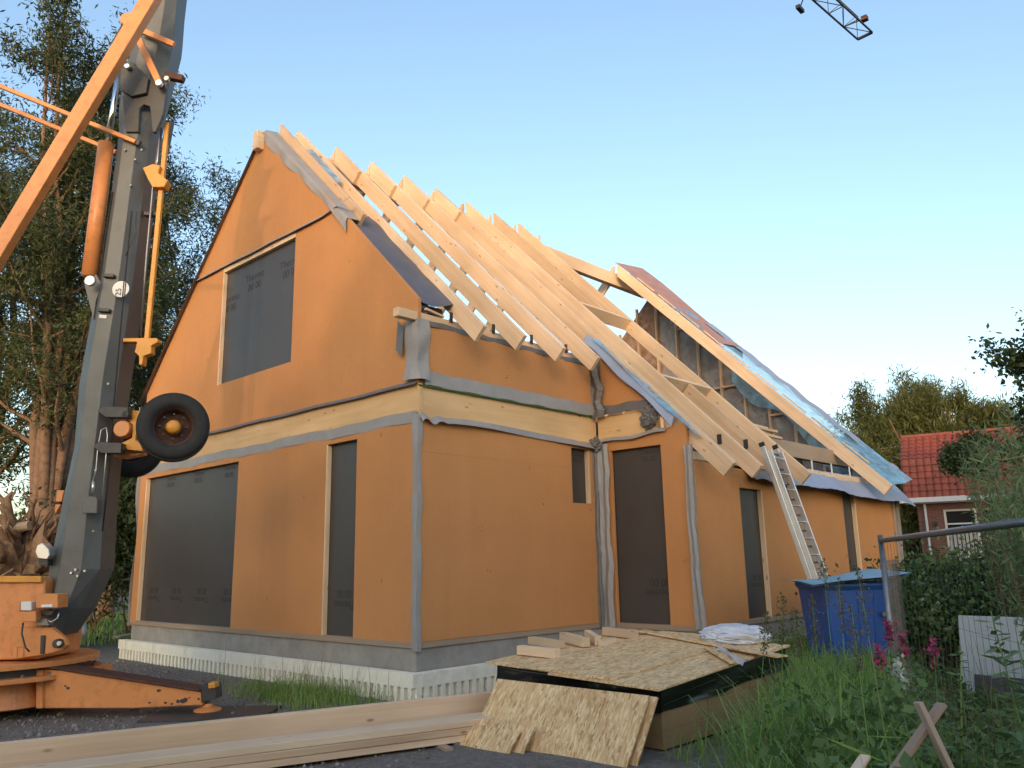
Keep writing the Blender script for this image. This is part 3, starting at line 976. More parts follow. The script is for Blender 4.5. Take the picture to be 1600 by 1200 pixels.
# short battens nailed on the plate near the corner
timber('batten', (.12, -.01, 4.95), (.5, .05, 4.93), .05, .03, M['wood'], house)

# ------------------------------------------------------------------ the self-erecting crane
CD = 10.0
E1 = _r0
crane = empty('construction_crane', at(-10, 1075, 10.2) * np.array([1, 1, 0]), 'folding orange and grey construction crane standing left of the house', 'crane')


def cr(px, py, off=0.0):
    return at(px, py, CD + off)


def slab(name, poly, off, depth, mat, parent=None, bevel=0.006):
    """plate or box with the given outline, its front at the distance CD + off"""
    return obj(name, B().prism([cr(x, y, off) for x, y in poly], FH * depth), mat, parent or crane, bevel)


def barp(name, a, c, w, h, mat, off=0.0, parent=None, off2=None):
    """squared bar between two measured ends, w across the view, h in depth"""
    p0, p1 = cr(*a, off), cr(*c, off if off2 is None else off2)
    return obj(name, B().bar(p0, p1, w, h, up=FH), mat, parent or crane, 0.006)


def tubep(name, pts, r, mat, off=0.0, parent=None, n=14):
    return obj(name, B().tube([cr(x, y, off) for x, y in pts], r, n), mat, parent or crane, smooth=True)


def disc(name, px, py, off, r, t, mat, parent=None, n=18):
    o = obj(name, B().lathe(cr(px, py, off), -FH, [(0, r), (t * .8, r), (t, r * .9)], n), mat, parent or crane)
    return o


def loft(name, stations, depth, mat, sec, offc=0.0, parent=None, extra=None):
    b = B()
    n = len(sec)
    rows = [(cr(xl, y, offc), cr(xr, y, offc)) for y, xl, xr in stations] + (extra or [])
    for pl, pr in rows:
        c, w = (pl + pr) / 2, np.linalg.norm(pr - pl) / 2
        for a, d in sec:
            b.v.append(tuple(c + E1 * w * a + FH * depth * d))
    for i in range(len(rows) - 1):
        for k in range(n):
            k2 = (k + 1) % n
            b.f.append((i * n + k, i * n + k2, (i + 1) * n + k2, (i + 1) * n + k))
    b.f.append(tuple(range(n)))
    b.f.append(tuple((len(rows) - 1) * n + k for k in range(n))[::-1])
    return obj(name, b, mat, parent or crane, 0.004)


SEC = [(-1, .5), (-1, -.18), (-.30, -.5), (.52, -.5), (1, -.2), (1, .5)]
mast = loft('lower_mast', [(992, 84, 104), (950, 78, 134), (890, 83, 163), (800, 101, 168), (700, 122, 177), (600, 130, 190), (500, 148, 205), (430, 160, 215), (300, 180, 230), (205, 192, 243)], .50, M['steel'], SEC)
top_c = (cr(245, -55) + cr(288, -55)) / 2
TOPZ = 20.0
up_rows = []
for z in (12.0, 20.2):
    c = np.array([top_c[0] + .01 * (z - top_c[2]), top_c[1], z])
    up_rows.append((c - E1 * .19, c + E1 * .19))
mast_up = loft('upper_mast', [(216, 190, 240), (172, 190, 250), (125, 197, 262), (78, 208, 274), (60, 214, 276), (20, 229, 279), (-55, 245, 288)], .42, M['steel'], SEC, extra=up_rows)
slab('hinge_plate', [(196, 206), (191, 150), (206, 118), (262, 128), (255, 178), (243, 206), (238, 206), (234, 166), (224, 163), (218, 170), (216, 206)], -.285, .06, M['steel_dark'])
slab('hinge_plate', [(188, 108), (205, 95), (232, 122), (228, 145), (205, 150), (188, 140)], -.34, .06, M['steel_dark'])
disc('hinge_pin', 201, 106, -.36, .035, .05, M['alu'])
disc('hinge_pin', 199, 88, -.36, .04, .05, M['alu'])
barp('link_bar', (221, 48), (272, 70), .075, .06, M['orange'], -.30)
barp('link_bar', (217, 62), (250, 132), .085, .06, M['orange'], -.37)
disc('hinge_pin', 250, 132, -.40, .045, .05, M['alu'])
barp('side_bracket', (258, 118), (287, 124), .085, .10, M['rust'], -.20)
disc('hinge_pin', 262, 125, -.26, .035, .05, M['alu'])
slab('pulley_arm', [(176, 66), (186, 70), (208, 36), (205, 26), (196, 26), (178, 58)], .1, .12, M['rust'])
disc('pulley', 201, 33, .05, .10, .06, M['orange'])
# big diagonal strut, tie bars
barp('diagonal_strut', (-60, 492), (252, -28), .19, .14, M['orange'], -.75)
barp('tie_bar', (-30, 122), (212, 222), .055, .05, M['orange'], -.30)
barp('tie_bar', (-30, 151), (182, 238), .055, .05, M['orange'], .15)
barp('bar_lug', (200, 216), (219, 225), .075, .06, M['steel_dark'], -.27)
# ram
tubep('hydraulic_cylinder', [(140, 432), (166, 224)], .098, M['orange'], -.16)
tubep('chrome_rod', [(168, 226), (187, 104)], .036, M['chrome'], -.14)
disc('cylinder_pin', 143, 440, -.34, .065, .05, M['alu'])
slab('cylinder_lug', [(130, 438), (150, 428), (160, 445), (150, 470), (146, 500), (138, 470)], -.20, .10, M['steel'])
# right-hand pole with its brackets and rod
barp('boom_pole', (230, 530), (262, 192), .058, .06, M['yellow'], -.10)
barp('pole_head', (257, 240), (266, 190), .085, .08, M['steel_dark'], -.06)
tubep('control_rod', [(220, 525), (229, 400), (241, 270), (252, 200)], .017, M['galv'], -.12, n=8)
tubep('cable', [(250, 200), (246, 250), (244, 262)], .008, M['alu'], -.15, n=6)
slab('pole_clamp', [(223, 262), (238, 256), (250, 258), (247, 270), (262, 282), (256, 292), (238, 292), (231, 280)], -.20, .14, M['yellow'])
slab('pole_clamp', [(192, 528), (245, 528), (247, 534), (236, 540), (236, 552), (224, 556), (222, 570), (217, 570), (217, 556), (210, 550), (214, 534), (192, 534)], -.14, .12, M['yellow'])
slab('pole_clamp', [(224, 330), (246, 330), (246, 336), (224, 336)], -.08, .1, M['steel_dark'])
tubep('cable', [(214, 330), (210, 352), (213, 362), (207, 375), (196, 400)], .006, M['steel_dark'], -.28, n=5)
# wheel axle half way up the mast
for py0 in (634, 690):
    slab('axle_bracket', [(152 - (py0 - 634) * .12, py0 + 8), (160 - (py0 - 634) * .12, py0), (200 - (py0 - 634) * .18, py0 + 2), (199 - (py0 - 634) * .18, py0 + 18), (165 - (py0 - 634) * .12, py0 + 18)], -.34, .12, M['steel_dark'])
slab('axle_arm', [(193, 645), (200, 641), (222, 642), (224, 650), (223, 662), (214, 660), (212, 688), (222, 692), (223, 705), (190, 702), (185, 698), (190, 692), (206, 684), (207, 664), (195, 652)], -.22, .16, M['yellow'])
disc('hinge_pin', 199, 648, -.28, .04, .06, M['steel_dark'])
disc('hinge_pin', 194, 702, -.24, .03, .06, M['steel_dark'])
disc('axle_hub', 197, 672, -.16, .105, .12, M['orange'])
slab('axle_arm', [(176, 705), (223, 700), (222, 710), (190, 716), (178, 714)], -.12, .14, M['orange'])
AX = -FH * .93 + E1 * .37
AX /= np.linalg.norm(AX)


def wheel(c, r):
    wb_ = B().lathe(c, AX, [(.10, .57 * r), (.085, .53 * r), (.02, .50 * r), (-.05, .47 * r), (-.065, .40 * r), (-.045, .30 * r), (-.05, .10 * r)], 32)
    w = obj('wheel', wb_, M['rust'], crane, smooth=False)
    wb_.f = [f for f in wb_.f if len(f) == 4]
    rb = obj('rim', wb_, M['rust'], w, smooth=True)
    w.data.clear_geometry()
    w.data.from_pydata(*(lambda q: (q.v, [], q.f))(B().lathe((0, 0, .57 * r), AX, [(-.12, .50 * r), (-.09, .50 * r)], 24)))
    w.data.materials.clear(); w.data.materials.append(M['rust'])
    prof = [(-.11, .55 * r), (-.13, .70 * r), (-.125, .90 * r), (-.10, .975 * r), (-.06, r), (0, 1.005 * r), (.06, r), (.10, .975 * r), (.125, .90 * r), (.13, .72 * r), (.11, .57 * r), (.06, .54 * r)]
    tb = B().lathe(c, AX, prof, 44)
    tb.f = [f for f in tb.f if len(f) == 4]
    ty = obj('tyre', tb, M['rubber'], w, smooth=True)
    gb = B()
    for k in (-.075, -.04, .0, .04, .075):                     # tread ribs
        gb.lathe(c, AX, [(k - .011, r * .98), (k - .010, r * 1.016), (k + .010, r * 1.016), (k + .011, r * .98)], 44)
    gb.f = [f for f in gb.f if len(f) == 4]
    obj('tread', gb, M['rubber'], w)
    obj('hub_cap', B().lathe(c, AX, [(-.05, .24 * r), (.03, .22 * r), (.08, .19 * r), (.10, .15 * r), (.105, .02)], 20), M['yellow'], w, smooth=True)
    nb = B()
    a = np.cross(AX, (0, 0, 1.0)); a /= np.linalg.norm(a)
    bb = np.cross(AX, a)
    for k in range(8):
        t = k * math.pi / 4
        nb.lathe(np.array(c) + (a * math.cos(t) + bb * math.sin(t)) * .37 * r, AX, [(.0, .012), (.095, .012)], 6)
    obj('wheel_nuts', nb, M['steel_dark'], w)


wheel(cr(271, 668, -.35), .40)
wheel(cr(205, 698, .75), .40)
obj('axle', B().tube([cr(255, 672, -.2), cr(210, 690, .7)], .06, 12), M['yellow'], crane, smooth=True)
# small things on the mast
plate = disc('speed_badge', 189, 452, -.275, .105, .012, M['label_white'], n=30)
bm_ = B()
for s in (-.012, .012):
    p = cr(192, 452, -.292)
    bm_.add([p + E1 * (.016 + s - .007) + np.array([0, 0, -.10]), p + E1 * (.016 + s + .007) + np.array([0, 0, -.10]), p + E1 * (.016 + s + .007) + np.array([0, 0, .10]), p + E1 * (.016 + s - .007) + np.array([0, 0, .10])], [(0, 1, 2, 3)])
obj('badge_stripe', bm_, M['print'], plate)
R25 = Matrix((Vector(E1), Vector((0, 0, 1)), Vector(-FH))).transposed().to_4x4() @ Matrix.Rotation(math.radians(90), 4, 'Z')
tb_ = text_mesh('25', .10, Matrix.Translation(Vector(cr(189, 456, -.293))) @ R25, plate)
for py0 in (427, 481): slab('mast_step', [(161 - (py0 - 427) * .16, py0), (178 - (py0 - 427) * .13, py0 + 1), (177 - (py0 - 427) * .13, py0 + 6), (160 - (py0 - 427) * .16, py0 + 5)], -.31, .1, M['steel_dark'])
slab('sticker', [(155, 491), (167, 492), (166, 498), (154, 497)], -.262, .01, M['label_white'])
slab('junction_box', [(130, 780), (133, 775), (150, 776), (152, 781), (151, 802), (128, 802)], -.38, .12, M['steel'])
tubep('plug', [(145, 770), (146, 752)], .018, M['alu'], -.32)
tubep('cable', [(145, 752), (150, 735), (153, 700), (158, 672), (166, 668), (168, 680), (165, 720), (160, 775)], .007, M['alu'], -.32, n=5)
slab('horn', [(55, 862), (58, 852), (66, 848), (76, 858), (77, 868), (73, 874), (59, 872)], -.3, .16, M['alu'])
slab('lamp_base', [(60, 872), (75, 874), (74, 884), (60, 884)], -.26, .12, M['steel_dark'])
for q in ((112, 895), (119, 890), (122, 900), (133, 892)): disc('mast_bolt', *q, -.262, .014, .02, M['alu'], n=8)
slab('back_plate', [(88, 766), (100, 766), (96, 784), (87, 784)], .35, .1, M['orange'])
slab('back_plate', [(86, 788), (95, 788), (88, 800), (85, 804)], .35, .1, M['orange'])

tubep('hose', [(176, 300), (163, 380), (152, 470), (146, 560), (138, 660), (128, 760), (118, 860)], .011, M['rubber'], -.17, n=6)
tubep('hose', [(206, 330), (196, 430), (186, 540), (176, 650), (168, 760), (160, 830)], .009, M['rubber'], -.262, n=6)
for q in ((150, 520), (143, 600), (135, 690), (124, 790)): slab('hose_clip', [(q[0] - 4, q[1]), (q[0] + 6, q[1]), (q[0] + 6, q[1] + 3), (q[0] - 4, q[1] + 3)], -.19, .03, M['steel_dark'])
for q in ((170, 600), (165, 640), (150, 735), (147, 830), (205, 290), (212, 250), (196, 235), (222, 235)): disc('mast_bolt', *q, -.262, .016, .02, M['galv'], n=8)

# slewing platform, boxes and chassis
slab('counterweight_box', [(-190, 902), (64, 902), (70, 908), (68, 968), (60, 1030), (-190, 1036)], -.35, .9, M['orange'], bevel=.015)
slab('box_rim', [(-190, 900), (64, 900), (64, 910), (-190, 910)], -.40, .06, M['yellow'])
slab('control_box', [(56, 928), (90, 928), (90, 950), (56, 950)], -.62, .22, M['orange'])
slab('sticker', [(64, 945), (82, 944), (82, 949), (64, 949.5)], -.63, .008, M['label_white'])
slab('switch_box', [(32, 940), (49, 940), (49, 954), (32, 954)], -.58, .12, M['label_white'])
slab('switch_box', [(23, 940), (31.5, 940), (31.5, 955), (23, 955)], -.52, .12, M['orange'])
slab('switch_box', [(32, 957), (56, 955), (56, 971), (32, 972)], -.60, .2, M['orange'])
slab('socket_block', [(60, 953), (86, 953), (80, 962), (60, 962)], -.5, .1, M['steel_dark'])
slab('socket_block', [(58, 966), (73, 966), (76, 978), (57, 978)], -.52, .12, M['galv'])
tubep('cable', [(73, 968), (80, 972), (90, 966), (92, 958)], .009, M['alu'], -.5, n=6)
tubep('cable', [(36, 973), (34, 990), (40, 1012), (46, 1018)], .010, M['steel_dark'], -.55, n=6)
slab('pivot_bracket', [(16, 980), (80, 980), (101, 998), (105, 1008), (97, 1016), (70, 1023), (20, 1030)], -.45, .08, M['orange'])
slab('pivot_bracket', [(16, 980), (80, 980), (101, 998), (105, 1008), (97, 1016), (70, 1023), (20, 1030)], .30, .08, M['orange'])
slab('pivot_rib', [(63, 993), (70, 993), (68, 1022), (62, 1022)], -.47, .04, M['steel_dark'])
disc('pivot_pin', 93, 1005, -.47, .05, .07, M['steel_dark'])
disc('pivot_pin', 94, 1005, -.52, .026, .03, M['alu'])
slab('ladder_step', [(24, 1008), (37, 1008), (37, 1026), (34, 1026), (34, 1012), (27, 1012), (27, 1026), (24, 1026)], -.46, .06, M['orange'])
RC_ = at(-15, 1060, 10.2)
RC0 = np.array([RC_[0], RC_[1], 0.0])
zr = 0.46
obj('slewing_ring', B().lathe(RC0 + (0, 0, zr), (0.0001, 0, 1), [(0, 1.02), (.09, 1.02)], 48), M['steel_dark'], crane)
obj('turntable', B().lathe(RC0 + (0, 0, zr + .09), (0.0001, 0, 1), [(0, 1.15), (.05, 1.15), (.06, 1.13)], 48), M['orange'], crane)
obj('base_plate', B().lathe(RC0 + (0, 0, zr - .05), (0.0001, 0, 1), [(0, 1.18), (.05, 1.18)], 48), M['orange'], crane)
obj('base_drum', B().lathe(RC0 + (0, 0, .10), (0.0001, 0, 1), [(0, .92), (.02, .98), (.30, .90), (.31, .90)], 16), M['orange'], crane)
nb = B()
for k in range(24):
    t = k * math.pi / 12
    nb.lathe(RC0 + (1.10 * math.cos(t), 1.10 * math.sin(t), zr), (0.0001, 0, 1), [(-.01, .022), (.03, .022)], 6)
obj('ring_bolts', nb, M['galv'], crane)
arm = slab('outrigger', [(62, 1044), (90, 1046), (312, 1080), (320, 1084), (316, 1102), (205, 1107), (66, 1107)], -.32, .24, M['orange'], bevel=.01)
slab('outrigger_flange', [(62, 1041), (90, 1043), (313, 1078), (313, 1081), (90, 1047), (62, 1045)], -.36, .32, M['rust'], arm)
slab('outrigger_rib', [(56, 1046), (66, 1046), (66, 1107), (56, 1107)], -.36, .32, M['orange'], arm)
rr = random.Random(2)
for (px, py, s) in ((248, 1079, 4), (284, 1096, 5), (290, 1094, 5), (278, 1096, 4), (258, 1098, 3), (233, 1098, 2.5), (268, 1100, 3), (310, 1092, 3), (102, 1072, 3), (106, 1075, 3.5), (296, 1090, 2.4)):
    poly = [(px + s * rr.uniform(.5, 1.1) * math.cos(k * .9), py + s * rr.uniform(.4, .9) * math.sin(k * .9)) for k in range(7)]
    slab('paint_chip', poly, -.3235, .003, M['steel_dark'], arm, 0)
arm2 = slab('outrigger', [(70, 1036), (158, 1040), (164, 1043), (164, 1056), (100, 1058), (70, 1056)], .9, .22, M['orange'], bevel=.01)
jack = slab('jack_leg', [(313, 1070), (336, 1068), (338, 1092), (314, 1098)], -.33, .2, M['steel_dark'], arm)
slab('jack_cap', [(325, 1067), (336, 1067), (336, 1075), (325, 1076)], -.36, .14, M['yellow'], arm)
pj = at(325, 1100, CD - .22)
obj('jack_screw', B().tube([pj + (0, 0, .06), (pj[0], pj[1], .06)], .026, 10), M['galv'], arm)
obj('jack_foot', B().lathe((pj[0], pj[1], .032), (.0001, 0, 1), [(0, .15), (.02, .15), (.05, .06), (.08, .05)], 20), M['orange'], arm)
# upper jib, only its tip hangs into view
bj = B()
root = np.array([up_rows[1][0][0] + .15, up_rows[1][0][1], TOPZ])
tipA, tipB = on(1341, 62, 2, TOPZ), on(1362, 50, 2, TOPZ)
tip = (tipA + tipB) / 2
dj = (tip - root); Lj = np.linalg.norm(dj); dj /= Lj
sj = np.array([dj[1], -dj[0], 0])
hw, hh = .27, .55
nb_ = 22
P = lambda k, s: root + dj * (Lj * k / nb_) + sj * s * hw
T = lambda k: root + dj * (Lj * k / nb_) + np.array([0, 0, hh])
for s in (-1, 1): bj.bar(P(0, s), P(nb_, s), .05, .05)
bj.bar(T(0), T(nb_ - .4), .05, .05)
for k in range(nb_):
    for s in (-1, 1):
        bj.bar(P(k, s), T(k + .5), .022, .022)
        bj.bar(T(k + .5), P(k + 1, s), .022, .022)
    bj.bar(P(k, -1), P(k, 1), .022, .022)
    bj.bar(P(k, -1 if k % 2 else 1), P(k + 1, 1 if k % 2 else -1), .022, .022)
bj.bar(P(nb_, -1), P(nb_, 1), .08, .08)
obj('jib', bj, M['steel_dark'], crane)
tj = on(1250, 14, 2, TOPZ - .25)
obj('jib_trolley', B().box(tj[0] - .2, tj[0] + .2, tj[1] - .07, tj[1] + .07, tj[2] - .06, tj[2] + .06).bar(tj + (0, 0, .05), P(18, 1), .03, .03), M['steel_dark'], crane)
tj = on(1351, 29, 2, TOPZ + .2)
obj('jib_lamp', B().box(tj[0] - .1, tj[0] + .1, tj[1] - .1, tj[1] + .1, tj[2] - .08, tj[2] + .08).bar(tj, P(nb_ - 1, -1), .03, .03), M['rust'], crane)
# steel plate under the jack
m = frame(np.array([pj[0], pj[1], 0.012]) - E1 * .55 - FH * .12, np.array([pj[0], pj[1], 0.012]) + E1 * .75 - FH * .12)
pl = local('steel_plate', B().box(0, 1.3, -.42, .42, -.015, .018), M['steel_dark'], None, m, .004)
tag(pl, 'dark steel plate on the gravel under the crane outrigger foot', 'plate')

# ------------------------------------------------------------------ building material in the yard
rnd = random.Random(11)
# wrapped stack of boards
pack = empty('wrapped_board_stack', (.75, -2.9, 0), 'stack of brown boards under shiny black wrapping below the loose strand boards', 'board stack')
PX0, PX1, PY0, PY1 = -.56, 1.80, -3.88, -1.98


def top_z(x, y, o=0.0):
    return .500 + .06 * (x + .64) + .035 * (y + 3.9) + o


def on_top(px, py, o=0.0):
    """where a sight line meets the sloping top of the stack"""
    dd = ray(px, py)
    k0 = .500 + .06 * .64 + .035 * 3.9 + o
    return CAM + dd * ((k0 + .06 * CAM[0] + .035 * CAM[1] - CAM[2]) / (dd[2] - .06 * dd[0] - .035 * dd[1]))


for (xa, xb) in ((PX0, .20), (.206, 1.02), (1.026, PX1)):
    o = (rnd.uniform(-.004, .004), rnd.uniform(-.004, .004))
    for (za, zb_) in ((.02, .17), (.171, .33)):
        obj('fibre_board', B().box(xa + o[0], xb + o[0] - .003, PY0 + o[1], PY1 + o[1], za, zb_ - .0005), M['pack'], pack, .002)
    q4 = [(xa, PY0), (xb - .003, PY0), (xb - .003, PY1), (xa, PY1)]
    obj('fibre_board', B().hexa([(x, y, .3305) for x, y in q4] + [(x, y, top_z(x, y)) for x, y in q4]), M['pack'], pack, .002)


def wrap(u, v):
    """film over the top and down the sides, closed loop along u"""
    per = [(PX0, PY0), (PX1, PY0), (PX1, PY1), (PX0, PY1), (PX0, PY0)]
    k = u * 4
    i = min(3, int(k))
    f = k - i
    p = np.array(per[i]) * (1 - f) + np.array(per[i + 1]) * f
    c = np.array([(PX0 + PX1) / 2, (PY0 + PY1) / 2])
    d = p - c
    if v < .5:
        q = c + d * (1.022 * v / .5)
        zz = top_z(*q) + .012 + .006 * nz((q[0], q[1], 0), 3)
    else:
        w = (v - .5) / .5
        q = c + d * (1.024 + .012 * math.sin(w * 4 + u * 40) * w + .014 * w * nz((p[0] * 3, p[1] * 3, w * 2), 2))
        zz = top_z(*q) + .012 - (.21 + .06 * nz((p[0], p[1], 4), 2.2)) * w
    return (q[0], q[1], zz)
obj('black_wrapping', B().grid(wrap, 96, 18), M['film_black'], pack, smooth=True)


# strand boards lying on it, following the slope of the stack
def sheet(x0, x1, y0, y1, o, th, label, rz=0.0):
    xc, yc = (x0 + x1) / 2, (y0 + y1) / 2
    m = Matrix.Translation((xc, yc, top_z(xc, yc, o))) @ Matrix.Rotation(-math.atan(.06), 4, 'Y') @ Matrix.Rotation(math.atan(.035), 4, 'X') @ Matrix.Rotation(rz, 4, 'Z')
    s = local('strand_board', B().box(-(x1 - x0) / 2, (x1 - x0) / 2, -(y1 - y0) / 2, (y1 - y0) / 2, -th / 2, th / 2), M['osb'], None, m, .002)
    return tag(s, label, 'board', 'strand boards on the wrapped stack')
sheet(-.74, 1.78, -3.98, -2.76, .036, .018, 'strand board lying nearest the camera on the black wrapped stack')
sheet(-.66, 1.86, -2.74, -1.86, .036, .018, 'strand board lying nearest the house on the black wrapped stack')
sheet(-.70, 1.84, -3.46, -2.36, .055, .016, 'middle strand board overlapping the two others on the wrapped stack', .006)
def strip_on(a, c, w, o, label):
    p0, p1 = on_top(*a, o), on_top(*c, o)
    m = frame(p0, p1)
    s = local('board_strip', B().box(0, float(np.linalg.norm(p1 - p0)), -w / 2, w / 2, -.008, .008), M['osb'], None, m, .002)
    tag(s, label, 'strip')
strip_on((1000, 985), (1222, 1026), .16, .080, 'long narrow strip of strand board laid diagonally across the board stack')
strip_on((1108, 1012), (1150, 1036), .11, .072, 'short offcut strip of strand board at the edge of the stack')
# timber blocks on top
blocks = [((812, 1022), (884, 1030), .10, .09, 'timber block nearest the left edge of the strand boards'),
          ((830, 1006), (880, 1014), .10, .08, 'second timber block from the left edge, behind the first'),
          ((880, 1002), (918, 1012), .10, .10, 'upright end-grain timber block third from the left edge'),
          ((918, 998), (936, 1010), .07, .10, 'thin upright timber block beside the end-grain block'),
          ((938, 1010), (960, 1004), .06, .055, 'small flat timber block in front of the palest block'),
          ((945, 992), (994, 998), .10, .09, 'palest timber block farthest from the left edge of the stack')]
for a, c, w, h, lab in blocks:
    p0, p1 = on_top(a[0], a[1], .052), on_top(c[0], c[1], .052)
    d = p1 - p0
    L = np.linalg.norm(d)
    if L > .5: p1 = p0 + d / L * .5
    o = timber('timber_block', p0 + (0, 0, h / 2), p1 + (0, 0, h / 2), w, h, M['wood_pale'], None, bevel=.003)
    tag(o, lab, 'block', 'timber blocks on the strand boards')
# white sack on the stack
def sack(u, v):
    th, ph = u * 2 * math.pi, v * math.pi
    d = np.array([math.sin(ph) * math.cos(th), math.sin(ph) * math.sin(th), math.cos(ph)])
    s = np.sign(d) * np.abs(d) ** np.array([.7, .7, .9])
    k = 1 + .16 * nz(d, 2.6, 7) + .10 * nz(d, 7, 2) + .07 * nz(d, 15, 4)
    p = s * np.array([.36, .20, .11]) * k
    c_, s_ = math.cos(-.95), math.sin(-.95)
    q0 = on_top(1148, 996, .10)
    return (q0[0] + p[0] * c_ - p[1] * s_, q0[1] + p[0] * s_ + p[1] * c_, q0[2] + p[2] + .02)
tag(obj('plastic_sack', B().grid(sack, 44, 26), M['white_film'], smooth=False), 'pale blue-white plastic sack lying at the far end of the board stack', 'sack')
def scrap(u, v):
    q = on_top(1122 + 40 * u, 1014 + 24 * u, .09)
    return (q[0] + .08 * (v - .5), q[1] + .10 * (v - .5), q[2] + .03 * math.sin(u * 7 + v * 5) + .01)
tag(obj('plastic_scrap', B().grid(scrap, 12, 6), M['white_film'], smooth=True, clean=False), 'crumpled scrap of clear plastic on the edge of the strand boards', 'scrap')

# strand boards leaning on the stack, facing the yard
def lean(y0, y1, xt, zt_, xb, label, zb=.0, skew=0.0):
    m = frame((xb, y0, zb), (xb + skew, y1, zb + abs(skew) * .2), up=(xt - xb, 0, zt_ - zb))
    L, H = abs(y1 - y0), math.hypot(xt - xb, zt_ - zb)
    o = local('leaning_strand_board', B().box(0, L, -.009, .009, 0, H), M['osb_up'], None, m, .002)
    # keep the flakes upright on the sheet
    tag(o, label, 'board', 'strand boards leaning on the stack')
lean(-3.98, -2.24, -.87, .50, -1.24, 'large strand board leaning in front against the wrapped stack')
lean(-4.02, -2.20, -.81, .485, -1.16, 'second strand board showing as an edge behind the large leaning one')
lean(-3.0, -2.26, -1.20, .20, -1.36, 'low strip of strand board sticking out left of the large leaning one')
lean(-2.9, -2.10, -1.28, .16, -1.43, 'darker low board strip leaning at the far left of the leaning boards')

# long timbers on the ground
d = np.array([.9535, -.3015, 0]); nrm = np.array([-.3015, -.9535, 0])
base = np.array([-4.6, -.80, 0])
def plank(offn, z0, w, h, s0, s1, label, mat='wood', up=(0, 0, 1)):
    a = base + d * s0 + nrm * offn + (0, 0, z0)
    o = timber('long_plank', a, a + d * (s1 - s0), w, h, M[mat], None, up=up, bevel=.004)
    tag(o, label, 'plank', 'long planks lying on the ground')
plank(-.02, .225, .09, .245, -3.2, 4.08, 'deep plank standing on edge behind the flat planks on the ground')
plank(.32, .176, .30, .058, -3.2, 4.02, 'topmost flat plank of the pile lying in front of the gable', 'wood_pale')
plank(.33, .115, .30, .058, -3.2, 4.05, 'middle flat plank of the pile lying in front of the gable')
plank(.32, .054, .30, .058, -3.2, 4.00, 'lowest flat plank of the pile lying in front of the gable')
for k, (s, lab) in enumerate(((.4, 'bearer block under the plank pile near the crane outrigger'), (3.3, 'bearer block under the plank pile near the wrapped stack'))):
    a = base + d * s
    tag(timber('bearer_block', a + nrm * -.15 + (0, 0, .0), a + nrm * .62 + (0, 0, .0), .08, .05, M['wood_old'], None), lab, 'block')
# four short boards stored up on the eave purlin
for k, (dx, dy, rz, L, lab) in enumerate(((0, 0, .02, 1.15, 'lowest short board stored on the eave beam behind the rafters'), (-.12, .02, .10, .95, 'second short board from the bottom on the eave beam'), (-.2, -.02, -.03, 1.0, 'third short board from the bottom on the eave beam'), (-.35, .03, .06, .9, 'topmost short board on the eave beam behind the rafters'))):
    c = np.array([7.45 + dx, -1.17 + dy, 3.812 + k * .047])
    v = np.array([math.cos(rz), math.sin(rz), 0]) * L / 2
    tag(timber('short_board', c - v, c + v, .16, .045, M['wood'], None), lab, 'board', 'short boards on the eave beam')

# aluminium ladder against the eave
lad = empty('ladder', (5.5, -3.16, 0), 'two-part aluminium ladder leaning against the low eave behind the blue container', 'ladder')
top0, bot0 = np.array([5.42, -2.26, 3.34]), np.array([5.50, -3.16, 0.0])
dl = top0 - bot0
wv = np.array([.19, 0, 0])
back = np.cross(dl, wv); back = back / np.linalg.norm(back) * .07
for sec in (0, 1):
    p0, p1 = (bot0, bot0 + dl * .97) if sec == 0 else (bot0 + dl * .06 + back, top0 + back)
    ww = wv * (1.0 if sec == 0 else 1.22)
    for s in (-1, 1):
        st = timber('stile', p0 + ww * s, p1 + ww * s, .028, .075, M['alu'], lad, up=tuple(back))
    n = 13
    for k in range(n):
        c = p0 + (p1 - p0) * ((k + .5) / n)
        obj('rung', B().tube([c - ww, c + ww], .015, 8), M['galv'] if sec else M['alu'], lad)
for s in (-1, 1):
    obj('rubber_cap', B().bar(top0 + back + wv * 1.22 * s - dl * .008, top0 + back + wv * 1.22 * s + dl * .012, .036, .085), M['rubber'], lad)

# blue container with a pale lid
cb = (at(1330, 1055, 11.3)); cb[2] = 0
cont = empty('blue_container', cb, 'dark blue plastic container with a pale blue sheet on top, among tall grass', 'container')
fr = E1 * math.cos(.10) + FH * math.sin(.10)
bk = np.array([-fr[1], fr[0], 0])
def ring(w0, d0, zz, sh=0):
    return [cb + fr * (a * w0) + bk * (c * d0 + sh) + (0, 0, zz) for a, c in ((-1, -1), (1, -1), (1, 1), (-1, 1))]
b = B()
rings = [ring(.34, .32, 0), ring(.36, .34, .12), ring(.44, .40, 1.18), ring(.47, .43, 1.20), ring(.47, .43, 1.26), ring(.44, .40, 1.27)]
for r_ in rings: b.v += [tuple(p) for p in r_]
for i in range(len(rings) - 1):
    for k in range(4): b.f.append((i * 4 + k, i * 4 + (k + 1) % 4, i * 4 + 4 + (k + 1) % 4, i * 4 + 4 + k))
b.f += [(3, 2, 1, 0), tuple(len(rings) * 4 - 4 + k for k in range(4))]
obj('body', b, M['blue'], cont, .02)
for k in (-.5, 0, .5):
    obj('rib', B().bar(cb + fr * (.36 * k) - bk * .345 + (0, 0, .12), cb + fr * (.44 * k) - bk * .405 + (0, 0, 1.15), .03, .02, up=tuple(bk)), M['blue'], cont, .005)
obj('latch', B().lathe(cb + fr * .30 - bk * .43 + (0, 0, .86), -bk, [(0, .035), (.02, .03)], 12), M['galv'], cont)
def lid(u, v):
    return cb + fr * (-.66 + 1.32 * u) + bk * (-.55 + 1.05 * v) + np.array([0, 0, 1.295 + .10 * u * u + .02 * math.sin(u * 5 + v * 3) - .05 * (1 - u) * (1 - v)])
